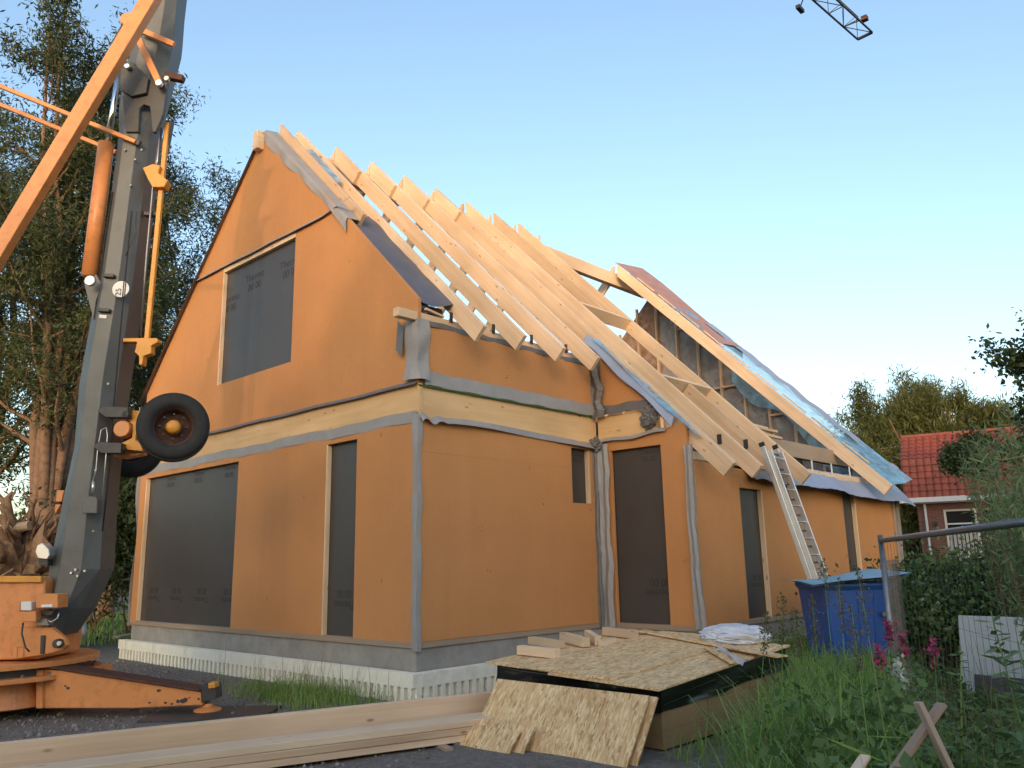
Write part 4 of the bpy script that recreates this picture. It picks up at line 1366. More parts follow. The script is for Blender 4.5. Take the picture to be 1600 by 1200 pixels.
lb = B().grid(lid, 14, 8)
n0 = len(lb.v)
lb2 = B().grid(lambda u, v: lid(u, v) - np.array([0, 0, .018]), 14, 8)
lb.add(lb2.v, lb2.f)
obj('lid_sheet', lb, M['blue_lid'], cont, smooth=False)

# mobile site fence
fence = empty('site_fence', (-.8, -6.2, 0), 'galvanised wire mesh site fence with tubular frame in the right foreground', 'fence')
fa, fb = at(1376, 845, 6.9), at(1600, 812, 4.05)
zf = 1.715
fa, fb = np.array([fa[0], fa[1], 0]), np.array([fb[0], fb[1], 0])
fd = (fb - fa) / np.linalg.norm(fb - fa)
fe = fa + fd * 3.45
obj('top_rail', B().tube([fa + (0, 0, zf), fe + (0, 0, zf + .03)], .021, 12), M['galv'], fence, smooth=True)
obj('bottom_rail', B().tube([fa + (0, 0, .15), fe + (0, 0, .15)], .019, 10), M['galv'], fence, smooth=True)
for q in (fa, fe): obj('post', B().tube([q + (0, 0, .02), q + (0, 0, zf + .045)], .021, 12), M['galv'], fence, smooth=True)
for k in range(1, 34):
    q = fa + fd * (k * .10)
    obj('vertical_wire', B().tube([q + (0, 0, .15), q + (0, 0, zf)], .0011, 4), M['wire'], fence)
for zz in (.65, 1.15):
    obj('cross_wire', B().tube([fa + (0, 0, zz), fe + (0, 0, zz)], .0011, 4), M['wire'], fence)
fg = at(1407, 900, 9.2); fg = np.array([fg[0], fg[1], 0])     # short return panel seen almost end-on
for k in range(1, 16):
    q = fa + (fg - fa) * (k / 16)
    obj('vertical_wire', B().tube([q + (0, 0, .15), q + (0, 0, 1.55)], .003, 4), M['galv'], fence)
for zz in (.5, .9, 1.3, 1.55):
    obj('cross_wire', B().tube([fa + (0, 0, zz), fg + (0, 0, zz)], .003, 4), M['galv'], fence)
for q, lab in ((fa, 'concrete fence foot under the left post, hidden in grass'),):
    obj('foot_block', B().bar(q - np.array([fd[1], -fd[0], 0]) * .35 + (0, 0, .05), q + np.array([fd[1], -fd[0], 0]) * .35 + (0, 0, .05), .2, .13), M['concrete'], fence, .01)

# white board with a dark insert, in the weeds
wb0 = on(1505, 1086, 2, .02)
wb1 = at(1680, 1120, 8.9); wb1[2] = .02
wd = (wb1 - wb0); wd /= np.linalg.norm(wd)
wn_ = np.array([-wd[1], wd[0], 0]); wn_ = wn_ if wn_ @ FH > 0 else -wn_
upv = np.array([0, 0, 1.0]) + wn_ * .16 - wd * .03
upv /= np.linalg.norm(upv)
m = Matrix((Vector(wd), Vector(np.cross(upv, wd)), Vector(upv))).transposed().to_4x4()
m.translation = Vector(wb0)
wbd = empty('appliance_panel', wb0, 'dirty white panel with a dark rectangular insert leaning among weeds', 'panel')
local('sheet', B().box(0, 1.7, -.02, .02, 0, .88), M['grey_board'], wbd, m, .006)
local('dark_insert', B().box(.16, .74, -.026 if False else -.03, -.02 + .045, .05, .24), M['vent'], wbd, m, .003)

# two crossed laths in front
for a, c, lab in (((1434, 1097), (1490, 1215), 'lath leaning to the left in the crossed pair in front'), ((1472, 1100), (1392, 1212), 'lath leaning to the right in the crossed pair in front')):
    off = 0 if a[0] < 1450 else .05
    p0, p1 = at(*a, 3.95 + off), at(*c, 3.90 + off)
    dd = (p1 - p0) / (p1 - p0)[2]
    g = p0 + dd * (-.03 - p0[2])
    tag(timber('crossed_lath', p0, g, .065, .022, M['wood_batten'], None, up=tuple(FH.tolist()) if False else tuple(np.cross(p0 - g, FH).tolist()), bevel=.002), lab, 'lath', 'crossed laths in the grass')
p0, p1 = at(1352, 1182, 4.1), at(1330, 1215, 3.9)
tag(timber('yellow_batten', p0, p1 + (p1 - p0) * 3, .05, .02, M['wood'], None), 'yellowish piece of batten lying in the grass at the bottom edge', 'batten')

# odds and ends behind the crane
def bag(c, s, seed):
    def fn(u, v):
        th, ph = u * 2 * math.pi, v * math.pi
        dd = np.array([math.sin(ph) * math.cos(th), math.sin(ph) * math.sin(th), math.cos(ph)])
        return np.array(c) + dd * np.array(s) * (1 + .35 * nz(dd, 2.2, seed)) + (0, 0, s[2] * .8)
    return B().grid(fn, 20, 14)
q = on(118, 1003, 2, 0)
tag(obj('white_sack', bag((q[0], q[1], -.05), (.22, .18, .34), 3), M['white_film'], smooth=True), 'white sack standing on the gravel right of the crane foot', 'sack')
q = on(194, 1000, 2, 0.1)
tag(timber('loose_board', on(180, 996, 2, .06), on(232, 986, 2, .06), .22, .04, M['wood_old'], None), 'short grey board lying by the left foundation corner', 'board')

# ------------------------------------------------------------------ plants
M['bark'] = simple('bark', (0.17, 0.105, 0.07), 0.9, var=0.35, nscale=7, bmp=0.8, bscale=16)
M['leaf_tree'] = leaf('willow_leaves', (0.033, 0.050, 0.018), (0.095, 0.118, 0.048), .35)
M['leaf_dark'] = leaf('dark_leaves', (0.023, 0.042, 0.016), (0.072, 0.104, 0.039), .25)
M['leaf_olive'] = leaf('weeping_willow_leaves', (0.052, 0.067, 0.016), (0.129, 0.133, 0.037), .35)
M['leaf_shrub'] = leaf('shrub_leaves', (0.044, 0.101, 0.028), (0.167, 0.257, 0.080), .3)
M['leaf_pale'] = leaf('grey_green_leaves', (0.116, 0.178, 0.070), (0.248, 0.327, 0.147), .4)
M['grass'] = leaf('grass_blades', (0.116, 0.233, 0.039), (0.342, 0.477, 0.126), .4)
M['grass_dry'] = leaf('dry_grass', (0.156, 0.126, 0.060), (0.312, 0.264, 0.144), .3)
M['seed'] = leaf('seed_heads', (0.10, 0.085, 0.045), (0.20, 0.175, 0.10), .3)
M['pink'] = leaf('pink_petals', (0.36, 0.035, 0.12), (0.50, 0.09, 0.22), .3)
M['white_petal'] = leaf('white_petals', (0.5, 0.52, 0.42), (0.7, 0.7, 0.6), .3)
M['root'] = simple('torn_roots', (0.21, 0.13, 0.08), 0.95, var=0.45, nscale=6, bmp=0.9, bscale=14, dirt=(0.32, 0.22, 0.13), dscale=5, damt=.7)


def quads(cent, dirs, side, L, Wd):
    """leaf rhombs; arrays (n,3),(n,3),(n,3),(n,),(n,)"""
    a = cent - dirs * (L / 2)[:, None]
    b_ = cent + side * (Wd / 2)[:, None] + dirs * (L * .05)[:, None]
    c = cent + dirs * (L / 2)[:, None]
    d_ = cent - side * (Wd / 2)[:, None] + dirs * (L * .05)[:, None]
    v = np.stack([a, b_, c, d_], 1).reshape(-1, 3)
    n = len(cent)
    return v, np.arange(n * 4), np.full(n, 4)


def unit(a):
    return a / (np.linalg.norm(a, axis=-1, keepdims=True) + 1e-9)


def leaves(g, cent, L, Wd, droop=0.0, up=0.0):
    n = len(cent)
    d = unit(g.normal(size=(n, 3)) + np.array([0, 0, up - droop]))
    s = unit(np.cross(d, g.normal(size=(n, 3))))
    k = g.uniform(.6, 1.25, n)
    return quads(cent, d, s, L * k, Wd * k)


def tree(name, base, label, group, H, seed, stems=5, spread=.35, leaf_n=50000, leaf_l=.16, leaf_w=.05, mat='leaf_tree', r0=.35, crown0=.25, levels=(7, 5), droop=.3, trop=.10, lenf=(.42, .5), fork=.06, sig=.22, stem_k=.55):
    g = np.random.default_rng(seed)
    base = np.array([base[0], base[1], -.05])
    root = empty(name, base, label, 'tree', group)
    bb = B()
    twigs = []

    def grow(p, d, L, r, lev):
        n = 6 if lev == 0 else 4
        pts, rad = [p], [r]
        for i in range(n):
            d = d + g.normal(size=3) * (.10 if lev == 0 else .2) + np.array([0, 0, trop if lev < 2 else trop - droop * .4])
            d = d / np.linalg.norm(d)
            p = p + d * (L / n)
            pts.append(p)
            rad.append(r * (1 - .85 * (i + 1) / n))
        bb.tube(pts, rad, 7 if lev == 0 else (5 if lev == 1 else 3), cap=False)
        pa = np.array(pts)
        if lev == len(levels):
            twigs.append(pa)
            return
        for k in range(levels[lev]):
            t = g.uniform(crown0 if lev == 0 else .2, 1.0)
            i = min(n - 1, int(t * n))
            q = pa[i] + (pa[i + 1] - pa[i]) * (t * n - i)
            a = g.uniform(0, 2 * math.pi)
            tang = pa[i + 1] - pa[i]
            tang = tang / np.linalg.norm(tang)
            sd = unit(np.cross(tang, g.normal(size=3)))
            nd = tang * .55 + sd * .85
            grow(q, nd / np.linalg.norm(nd), L * lenf[lev] * g.uniform(.6, 1.15) * (1.15 - .55 * t if lev == 0 else 1), max(.006, rad[i] * .5), lev + 1)
        twigs.append(pa[-3:])

    fz = H * fork
    if fz > .3: bb.tube([base, base + (0, 0, fz * .5), base + (g.normal() * .05, g.normal() * .05, fz)], [r0 * 1.25, r0 * 1.02, r0 * 1.0], 10, cap=False)
    for k in range(stems):
        a = 2 * math.pi * k / stems + g.uniform(-.4, .4)
        d = np.array([math.cos(a) * spread, math.sin(a) * spread, 1.0]) * 1.0
        d[:2] *= g.uniform(.5, 1.2)
        p = base + np.array([math.cos(a) * r0 * .6, math.sin(a) * r0 * .6, max(0.0, fz - .25)])
        grow(p, d / np.linalg.norm(d), (H - fz) * g.uniform(.82, 1.05), r0 * (.95 if stems == 1 else stem_k), 0)
    obj('trunk', bb, M['bark'], root, smooth=True, clean=False)
    P_ = np.concatenate([t[:-1] + (t[1:] - t[:-1]) * f for t in twigs for f in (0.3, .8)])
    idx = g.integers(0, len(P_), leaf_n)
    c = P_[idx] + g.normal(size=(leaf_n, 3)) * sig
    v, f, l = leaves(g, c, leaf_l, leaf_w, droop)
    np_mesh('crown', v, f, l, M[mat], root, origin=base)
    return root


def shrub(name, c, label, group, rx, ry, h, seed, n=9000, leaf_l=.10, leaf_w=.05, mat='leaf_shrub', flowers=0, cat='shrub', z0=0.0, clumps=26, stemk=7):
    g = np.random.default_rng(seed)
    c = np.array([c[0], c[1], z0])
    root = empty(name, c, label, cat, group)
    u = unit(g.normal(size=(clumps, 3)))
    u[:, 2] = np.abs(u[:, 2])
    cc = u * g.uniform(.35, 1.0, (clumps, 1)) * np.array([rx, ry, h * .58]) + c + (0, 0, h * .40)
    bb = B()
    for k in range(min(stemk, clumps)):
        bb.tube([c + (g.normal() * .06 * rx, g.normal() * .06 * ry, -.05), (c + cc[k]) / 2 + g.normal(size=3) * .05, cc[k]], [.03, .02, .006], 5, cap=False)
    obj('stem', bb, M['bark'], root, smooth=True, clean=False)
    idx = g.integers(0, clumps, n)
    sg = np.array([rx, ry, h * .5]) * .26
    p = cc[idx] + g.normal(size=(n, 3)) * sg
    p[:, 2] = np.maximum(p[:, 2], c[2] + .03)
    v, f, l = leaves(g, p, leaf_l, leaf_w, .2)
    np_mesh('foliage', v, f, l, M[mat], root, origin=c)
    if flowers:
        k = g.integers(0, n, flowers)
        v, f, l = leaves(g, p[k] + unit(p[k] - c) * .06, .05, .045)
        np_mesh('blossom', v, f, l, M['white_petal'], root, origin=c)
    return root


def spread_pts(g, n, fn):
    out = []
    while len(out) < n:
        x, y = fn(g)
        if x is not None: out.append((x, y))
    return np.array(out)


def blades(name, g, xy, h0, h1, w, mat, lean=.35, kind='stuff', z0=-.03, parent=None):
    n = len(xy)
    h = g.uniform(h0, h1, n) * g.uniform(.75, 1.1, n)
    a = g.uniform(0, 2 * math.pi, n)
    d = np.stack([np.cos(a), np.sin(a), np.zeros(n)], 1)
    s = np.stack([-np.sin(a), np.cos(a), np.zeros(n)], 1)
    ln = g.uniform(.1, 1.0, n) * lean * h
    base = np.concatenate([xy, np.full((n, 1), z0)], 1)
    ww = w * g.uniform(.6, 1.3, n)
    rows = []
    for t, k in ((0, 1.0), (.4, .9), (.75, .6)):
        c = base + d * (ln * t * t)[:, None] + np.array([0, 0, 1.0]) * (h * t * (1 - .18 * lean * t))[:, None]
        rows += [c - s * (ww * k / 2)[:, None], c + s * (ww * k / 2)[:, None]]
    rows.append(base + d * ln[:, None] + np.array([0, 0, 1.0]) * (h * (1 - .18 * lean - .25 * lean * (ln / (h + 1e-6))))[:, None])
    v = np.stack(rows, 1).reshape(-1, 3)
    o = np.arange(n)[:, None] * 7
    f = np.concatenate([o + np.array([[0, 1, 3, 2]]), o + np.array([[2, 3, 5, 4]]), o + np.array([[4, 5, 6]])], 1).ravel()
    l = np.tile([4, 4, 3], n)
    ob = np_mesh(name, v, f, l, M[mat], parent, origin=(float(xy[:, 0].mean()), float(xy[:, 1].mean()), 0))
    return ob


def pix(x, y, z=0.0):
    q = np.array([x, y, z]) - CAM
    dd = q @ _f
    return 800 + F_PX * (q @ _r) / dd, 600 - F_PX * (q @ _u) / dd, dd


def blocked(x, y):
    if PX0 - .12 < x < PX1 + .05 and PY0 - .10 < y < PY1 + .1: return True
    if -1.45 < x < -.4 and -4.05 < y < -1.9: return True
    if np.hypot(x - cb[0], y - cb[1]) < .62: return True
    if x > X1 - .2 and y > D - .2: return True
    return False


g0 = np.random.default_rng(5)


def yard(g):
    x, y = g.uniform(-4.6, 9.5), g.uniform(-8.2, -1.9)
    q = pix(x, y)
    if q[2] < 2.3 or blocked(x, y) or q[0] > 1720: return None, None
    lim = 1195 + 60 * noise.noise(Vector((x * 1.1, y * 1.1, 0)))
    if y > -3.2 and x < 3.0: lim = 1215 + 40 * noise.noise(Vector((x * 2, y * 2, 1)))
    if q[0] < lim: return None, None
    if g.uniform() > min(1.0, .25 + 6.5 / q[2] ** 1.1): return None, None
    return x, y


# clumped sward: blades gather round tussock centres
tus = spread_pts(g0, 900, yard)
k = g0.integers(0, 900, 30000)
xy = tus[k] + g0.normal(size=(30000, 2)) * .10
keep = np.array([not blocked(a, c) and pix(a, c)[2] > 2.2 for a, c in xy])
xy = xy[keep]
q = np.array([pix(a, c)[0] for a, c in xy])
near = np.array([pix(a, c)[2] for a, c in xy])
tall = (q < 1400)
vis = (q < 1440) | (near < 6.2)
xy, q, near, tall = xy[vis], q[vis], near[vis], tall[vis]
tag(blades('tall_grass', g0, xy[tall], .30, .98, .0095, 'grass', 1.15), 'tall green grass growing in front of the blue container', 'grass', kind='stuff')
tag(blades('low_grass', g0, xy[~tall], .12, .36, .011, 'grass', 1.2), 'shorter dark grass at the lower right edge', 'grass', kind='stuff')
def edge(g):
    x, y = g.uniform(-1.0, 2.2), g.uniform(-5.2, -3.98)
    q = pix(x, y)
    return (x, y) if 1035 < q[0] < 1230 and not blocked(x, y) else (None, None)
tag(blades('edge_grass', g0, spread_pts(g0, 330, edge), .12, .45, .009, 'grass', .8), 'single grass blades growing up before the brown board stack', 'grass', kind='stuff')
dry = spread_pts(g0, 900, yard)
tag(blades('dry_stalks', g0, dry, .45, 1.05, .005, 'grass_dry', .35), 'thin dry stalks standing in the tall grass', 'grass', kind='stuff')
# broad-leaved weeds low on the right
w_xy = np.array([p for p in spread_pts(g0, 1500, yard) if pix(*p)[0] > 1200])
n = 44000
k = g0.integers(0, len(w_xy), n)
c = np.concatenate([w_xy[k] + g0.normal(size=(n, 2)) * .10, g0.uniform(.02, 1.0, (n, 1)) * g0.uniform(.3, 1.0, (n, 1)) * np.where(np.array([pix(*w_xy[i])[0] for i in k]) < 1440, .80, .34)[:, None] * np.where(np.array([pix(*w_xy[i])[2] for i in k]) > 6, .5, 1.0)[:, None]], 1)
v, f, l = leaves(g0, c, .085, .05, 0, .25)
tag(np_mesh('weed_leaves', v, f, l, M['leaf_shrub'], origin=(0, -6, 0)), 'low broad-leaved weeds covering the ground at the right', 'weeds', kind='stuff')
# grass against the gable foundation and in the gravel
def strip1(g):
    x, y = g.normal(-.75, .30), g.normal(1.25, .62)
    if x > -.18 or x < -1.5: return None, None
    return x, y
xy = spread_pts(g0, 1900, strip1)
tag(blades('foundation_grass', g0, xy, .10, .36, .008, 'grass', 1.1), 'patch of grass growing against the gable foundation', 'grass', kind='stuff')
tag(blades('foundation_stalks', g0, spread_pts(g0, 90, strip1), .35, .75, .006, 'grass_dry', .35), 'dark dry stalks in the grass by the gable foundation', 'grass', kind='stuff')
def strip2(g):
    x, y = g.uniform(-5, -.2), g.uniform(-1, 13)
    if noise.noise(Vector((x * .9, y * .9, 7))) < .28: return None, None
    return x, y
tag(blades('sparse_grass', g0, spread_pts(g0, 900, strip2), .03, .13, .007, 'grass', .8), 'sparse tufts of grass in the gravel', 'grass', kind='stuff')
def lawn(g):
    x, y = g.uniform(-6, 12), g.uniform(11.0, 24)
    return (x, y) if pix(x, y)[0] < 300 else (None, None)
tag(blades('rough_lawn', g0, spread_pts(g0, 7000, lawn), .1, .4, .02, 'grass', .7), 'rough grass beyond the gravel left of the house', 'grass', kind='stuff')

# seed-head grasses reaching up in front of the container
def panicle(px, py, Dz, seed, label, h=None):
    g = np.random.default_rng(seed)
    topp = at(px, py, Dz)
    b0 = topp + np.array([g.normal() * .12, g.normal() * .12, 0]); b0[2] = 0
    root = empty('seed_head_grass', b0, label, 'grass', 'flowering grasses before the container')
    mid = b0 * .5 + topp * .5 + g.normal(size=3) * .03
    obj('stalk', B().tube([b0, mid, topp], [.004, .003, .0015], 5), M['grass'], root, smooth=True)
    n = 150
    t = g.uniform(0, 1, n)
    c = topp + (mid - topp) * (t * .42)[:, None] + g.normal(size=(n, 3)) * (.006 + .014 * np.sin(t * 3.1))[:, None]
    v, f, l = leaves(g, c, .026, .010, -.6)
    np_mesh('seed_head', v, f, l, M['seed'], root, origin=b0)
    v, f, l = leaves(g, b0 + (topp - b0) * g.uniform(.1, .6, 5)[:, None] + g.normal(size=(5, 3)) * .05, .34, .012, .1, .7)
    np_mesh('blade', v, f, l, M['grass'], root, origin=b0)
for i, (px, py, Dz, lab) in enumerate(((1285, 872, 6.2, 'dark drooping seed head left of the container lid'), (1222, 925, 5.2, 'feathery seed head in front of the wing wall'), (1340, 890, 4.6, 'thick seed head crossing the middle of the blue container'), (1310, 905, 5.6, 'seed head just left of the thick one before the container'), (1268, 930, 4.9, 'seed head at the left edge of the blue container'), (1240, 950, 5.0, 'shorter seed head right of the plastic sack'), (1198, 955, 5.4, 'seed head above the end of the board stack'), (1330, 945, 4.2, 'nearest seed head before the blue container'))):
    panicle(px, py, Dz, 40 + i, lab)


def stalk_plant(name, px0, py0, px1, Dz, label, seed, hh=None, mat='leaf_shrub', flower=None, cat='plant', ls=.10, nleaf=60, group=None):
    """upright weed: stem, leaves in whorls, optional flower spike"""
    g = np.random.default_rng(seed)
    topp = at(px0, py0, Dz)
    b0 = at(px1, 1100, Dz); b0[2] = 0
    root = empty(name, b0, label, cat, group)
    obj('stem', B().tube([b0, (b0 + topp) / 2 + g.normal(size=3) * .015, topp], [.008, .006, .003], 6), M['grass'], root, smooth=True)
    t = np.repeat(np.linspace(.15, .95, nleaf // 4), 4)[:nleaf]
    c0 = b0 + (topp - b0) * t[:, None]
    a = g.uniform(0, 2 * math.pi, len(t))
    d_ = unit(np.stack([np.cos(a), np.sin(a), g.uniform(-.5, .5, len(t))], 1))
    L = ls * g.uniform(.6, 1.2, len(t)) * (1.15 - .6 * t)
    s_ = unit(np.cross(d_, np.array([0, 0, 1.0]) + g.normal(size=(len(t), 3)) * .3))
    v, f, l = quads(c0 + d_ * (L / 2)[:, None], d_, s_, L, L * .38)
    np_mesh('leaves', v, f, l, M[mat], root, origin=b0)
    if flower:
        n = 46
        tt = g.uniform(0, 1, n)
        c = topp + np.array([0, 0, -.16]) * tt[:, None] + g.normal(size=(n, 3)) * .024 + np.array([0, 0, .02])
        v, f, l = leaves(g, c, .045, .034)
        np_mesh('flowers', v, f, l, M[flower], root, origin=b0)['kind'] = 'stuff'
for i, (px, py, Dz, lab) in enumerate(((1389, 972, 6.4, 'tallest pink flower spike beside the fence post'), (1410, 992, 6.5, 'middle pink flower spike right of the fence post'), (1458, 1004, 6.5, 'pink flower spike farthest right, before the hedge'), (1374, 1012, 6.2, 'lowest faint pink flower spike against the blue container'))):
    stalk_plant('pink_flower', px, py, px + 4, Dz, lab, 70 + i, flower='pink', cat='flower', ls=.12, group='pink flowers by the fence')
stalk_plant('nettle', 1548, 955, 1604, 5.0, 'tall leafy nettle crossing the white panel', 90, ls=.17, nleaf=120)
stalk_plant('nettle', 1590, 1000, 1640, 4.6, 'second nettle at the right edge of the frame', 91, ls=.17, nleaf=90)
stalk_plant('nettle', 1500, 1010, 1480, 5.6, 'small nettle at the left edge of the white panel', 92, ls=.13, nleaf=80)
stalk_plant('white_weed', 1404, 1035, 1404, 6.0, 'weed with small white flowers left of the crossed laths', 93, flower='white_petal', ls=.1)

# shrubs behind the fence
SH_ = [(1436, 13.2, 1.0, 1.35, 'dark flowering shrub nearest the far house corner'), (1500, 12.4, 1.2, 1.45, 'flowering shrub below the neighbouring white window'), (1585, 12.0, 1.2, 1.6, 'flowering shrub at the right edge above the white panel'),
       (1455, 12.0, .8, 1.15, 'low dark shrub behind the pink flowers'), (1545, 15.5, 1.5, 1.75, 'shrub row piece in front of the neighbouring house'), (1660, 11.0, 1.0, 1.9, 'shrub cut by the right edge of the frame')]
for i, (px, Dz, r_, h, lab) in enumerate(SH_):
    shrub('garden_shrub', at(px, 900, Dz), lab, 'shrubs behind the fence', r_, r_, h, 120 + i, n=14000, leaf_l=.09, leaf_w=.05, mat='leaf_shrub' if i % 2 else 'leaf_dark', flowers=70, clumps=34)
# pale willow shoots at the right edge
def shoots(px, Dz, seed, label, h, n=26):
    g = np.random.default_rng(seed)
    b0 = at(px, 900, Dz); b0[2] = 0
    root = empty('willow_shoots', b0, label, 'shrub', 'pale willow shoots')
    bb = B()
    C_, Dd = [], []
    for k in range(n):
        a = g.uniform(0, 2 * math.pi)
        r1 = g.uniform(.1, .75)
        p = b0 + np.array([math.cos(a) * .15, math.sin(a) * .15, 0])
        e = b0 + np.array([math.cos(a) * r1, math.sin(a) * r1, h * g.uniform(.55, 1.0)])
        mid = (p + e) / 2 + np.array([0, 0, .15])
        bb.tube([p, mid, e], [.012, .008, .002], 4, cap=False)
        t = g.uniform(.25, 1, 190)
        q = np.where((t < .5)[:, None], p + (mid - p) * (t * 2)[:, None], mid + (e - mid) * (t * 2 - 1)[:, None])
        C_.append(q + g.normal(size=q.shape) * .05)
    obj('stem', bb, M['bark'], root, clean=False)
    c = np.concatenate(C_)
    v, f, l = leaves(g, c, .13, .018, .35, .1)
    np_mesh('foliage', v, f, l, M['leaf_pale'], root, origin=b0)
shoots(1640, 7.6, 201, 'tall pale willow shoots at the right edge of the frame', 3.1, 34)
shoots(1596, 9.6, 202, 'lower pale willow shoots beside the neighbouring roof', 3.2, 34)

# ------------------------------------------------------------------ neighbouring house
M['tile'] = simple('red_roof_tile', (0.27, 0.062, 0.036), 0.6, var=0.22, nscale=3.5, dirt=(0.16, 0.045, 0.03), dscale=1.6, damt=.6)
M['brick'] = None
def brick_mat():
    m, t, p = new_mat('brown_brick')
    br = N(t, 'ShaderNodeTexBrick', i_Scale=1.0)
    br.inputs['Color1'].default_value = (0.15, 0.062, 0.048, 1)
    br.inputs['Color2'].default_value = (0.20, 0.085, 0.065, 1)
    br.inputs['Mortar'].default_value = (0.19, 0.14, 0.12, 1)
    br.inputs['Mortar Size'].default_value = .008
    br.inputs['Brick Width'].default_value = .21
    br.inputs['Row Height'].default_value = .065
    tc = t.nodes.new('ShaderNodeTexCoord')
    mp = N(t, 'ShaderNodeMapping')
    mp.inputs['Rotation'].default_value = (math.pi / 2, 0, 0)
    t.links.new(tc.outputs['Object'], mp.inputs[0])
    t.links.new(mp.outputs[0], br.inputs[0])
    t.links.new(br.outputs[0], p.inputs['Base Color'])
    p.inputs['Roughness'].default_value = .9
    return m
M['brick'] = brick_mat()
M['glass'] = simple('dark_window_glass', (0.02, 0.022, 0.026), .08, var=.1)
M['curtain'] = simple('pale_curtain', (0.42, 0.43, 0.42), .9, var=.12, nscale=3)
nh0 = at(1413, 780, 29.0); nz_eave = nh0[2]
nh1 = at(1600, 766, 27.2)
nd = np.array([nh1[0] - nh0[0], nh1[1] - nh0[1], 0]); nd /= np.linalg.norm(nd)
ni = np.array([-nd[1], nd[0], 0]); ni = ni if ni @ FH > 0 else -ni
NB = np.array([nh0[0], nh0[1], 0])
NM = Matrix((Vector(nd), Vector(ni), Vector((0, 0, 1)))).transposed().to_4x4()
NM.translation = Vector(NB)
nb_root = empty('brick_house', NB + nd * 4, 'neighbouring brown brick house with a red tiled mansard roof', 'house')
NL, NW = 8.5, 7.0
ze = nz_eave
z1_, z2_ = at(1414, 720, 29.2)[2], at(1427, 682, 29.6)[2]
W0, W1, V0, V1 = 1.15, 3.1, ze - 2.05, ze - .40       # window opening
wl = local('wall', B().box(.35, W0, .25, .5, 0, ze).box(W1, NL, .25, .5, 0, ze).box(W0, W1, .25, .5, 0, V0).box(W0, W1, .25, .5, V1, ze).box(.35, .6, .5, NW, 0, ze + 1.0).box(NL - .25, NL, .5, NW, 0, ze + 1).box(.6, NL - .25, NW - .25, NW, 0, ze), M['brick'], nb_root, NM)
a0, a1, a2 = (-.02, ze), (.30, z1_), (1.55, z2_)
rf = local('roof', B().prism([(.05, y, zz) for y, zz in ((.05, ze - .02), (.36, z1_ - .06), (1.55, z2_ - .08), (NW - 1.55, z2_ - .08), (NW - .3, z1_ - .06), (NW, ze - .02))], (NL, 0, 0)), M['tile'], nb_root, NM)
tb = B()
def tiles(p0, p1, rows, cols):
    p0, p1 = np.array([0, *p0]), np.array([0, *p1])
    up_ = (p1 - p0) / rows
    nn = np.cross((1, 0, 0), up_); nn /= np.linalg.norm(nn)
    cw = NL / cols
    for r in range(rows):
        for c in range(cols):
            x0 = c * cw
            q = p0 + up_ * r
            pts = []
            for zz, off in ((0, .050), (1.12, .012)):
                for s, hgt in ((0, 0), (.3, .045), (.62, .045), (1.0, 0)):
                    pts.append(q + up_ * zz + np.array([x0 + s * cw, 0, 0]) + nn * (off + hgt))
            tb.add(pts, [(0, 1, 5, 4), (1, 2, 6, 5), (2, 3, 7, 6)])
            tb.add([pts[0], pts[1], pts[2], pts[3], pts[0] - nn * .05, pts[3] - nn * .05], [(0, 4, 5, 3, 2, 1)])
tiles((a0[0], a0[1]), a1, 6, 36)
tiles(a1, a2, 6, 36)
tl = local('roof_tiles', tb, M['tile'], rf, NM)
tl['kind'] = 'stuff'
local('ridge_cap', B().tube([(0, a2[0] + .05, z2_ + .06), (NL, a2[0] + .05, z2_ + .06)], .09, 8), M['tile'], rf, NM)
local('gutter', B().box(-.15, NL + .1, -.16, .02, ze - .15, ze + .02), M['white'], nb_root, NM, .01)
local('soffit', B().box(0, NL, .0, .26, ze - .18, ze - .06), M['white'], nb_root, NM)
local('downpipe', B().tube([(1.05 - .45, .16, ze - .1), (1.05 - .45, .16, 0)], .04, 8), M['white'], nb_root, NM)
wf = local('window_frame', B().box(W0, W0 + .07, .3, .4, V0, V1).box(W1 - .07, W1, .3, .4, V0, V1).box(W0, W1, .299, .401, V1 - .07, V1 - .001).box(W0, W1, .299, .401, V0 + .001, V0 + .07).box((W0 + W1) / 2 - .05, (W0 + W1) / 2 + .05, .298, .402, V0, V1).box(W0, (W0 + W1) / 2, .31, .39, V1 - .52, V1 - .47), M['white'], nb_root, NM)
for xa, xb in ((W0 + .07, (W0 + W1) / 2 - .05), ((W0 + W1) / 2 + .05, W1 - .07)):
    local('pane', B().box(xa, xb, .35, .36, V0 + .07, V1 - .07), M['glass'], wf, NM)
    cbn = B()
    for k in range(7):
        x = xa + (xb - xa) * (k + .15) / 7
        cbn.box(x, x + (xb - xa) / 7 * .72, .335, .345, V0 + .07, V0 + 1.0)
    local('blind', cbn, M['curtain'], wf, NM)
local('wall_lamp', B().box(.78, .92, .18, .25, ze - .95, ze - .82), M['steel_dark'], nb_root, NM, .01)

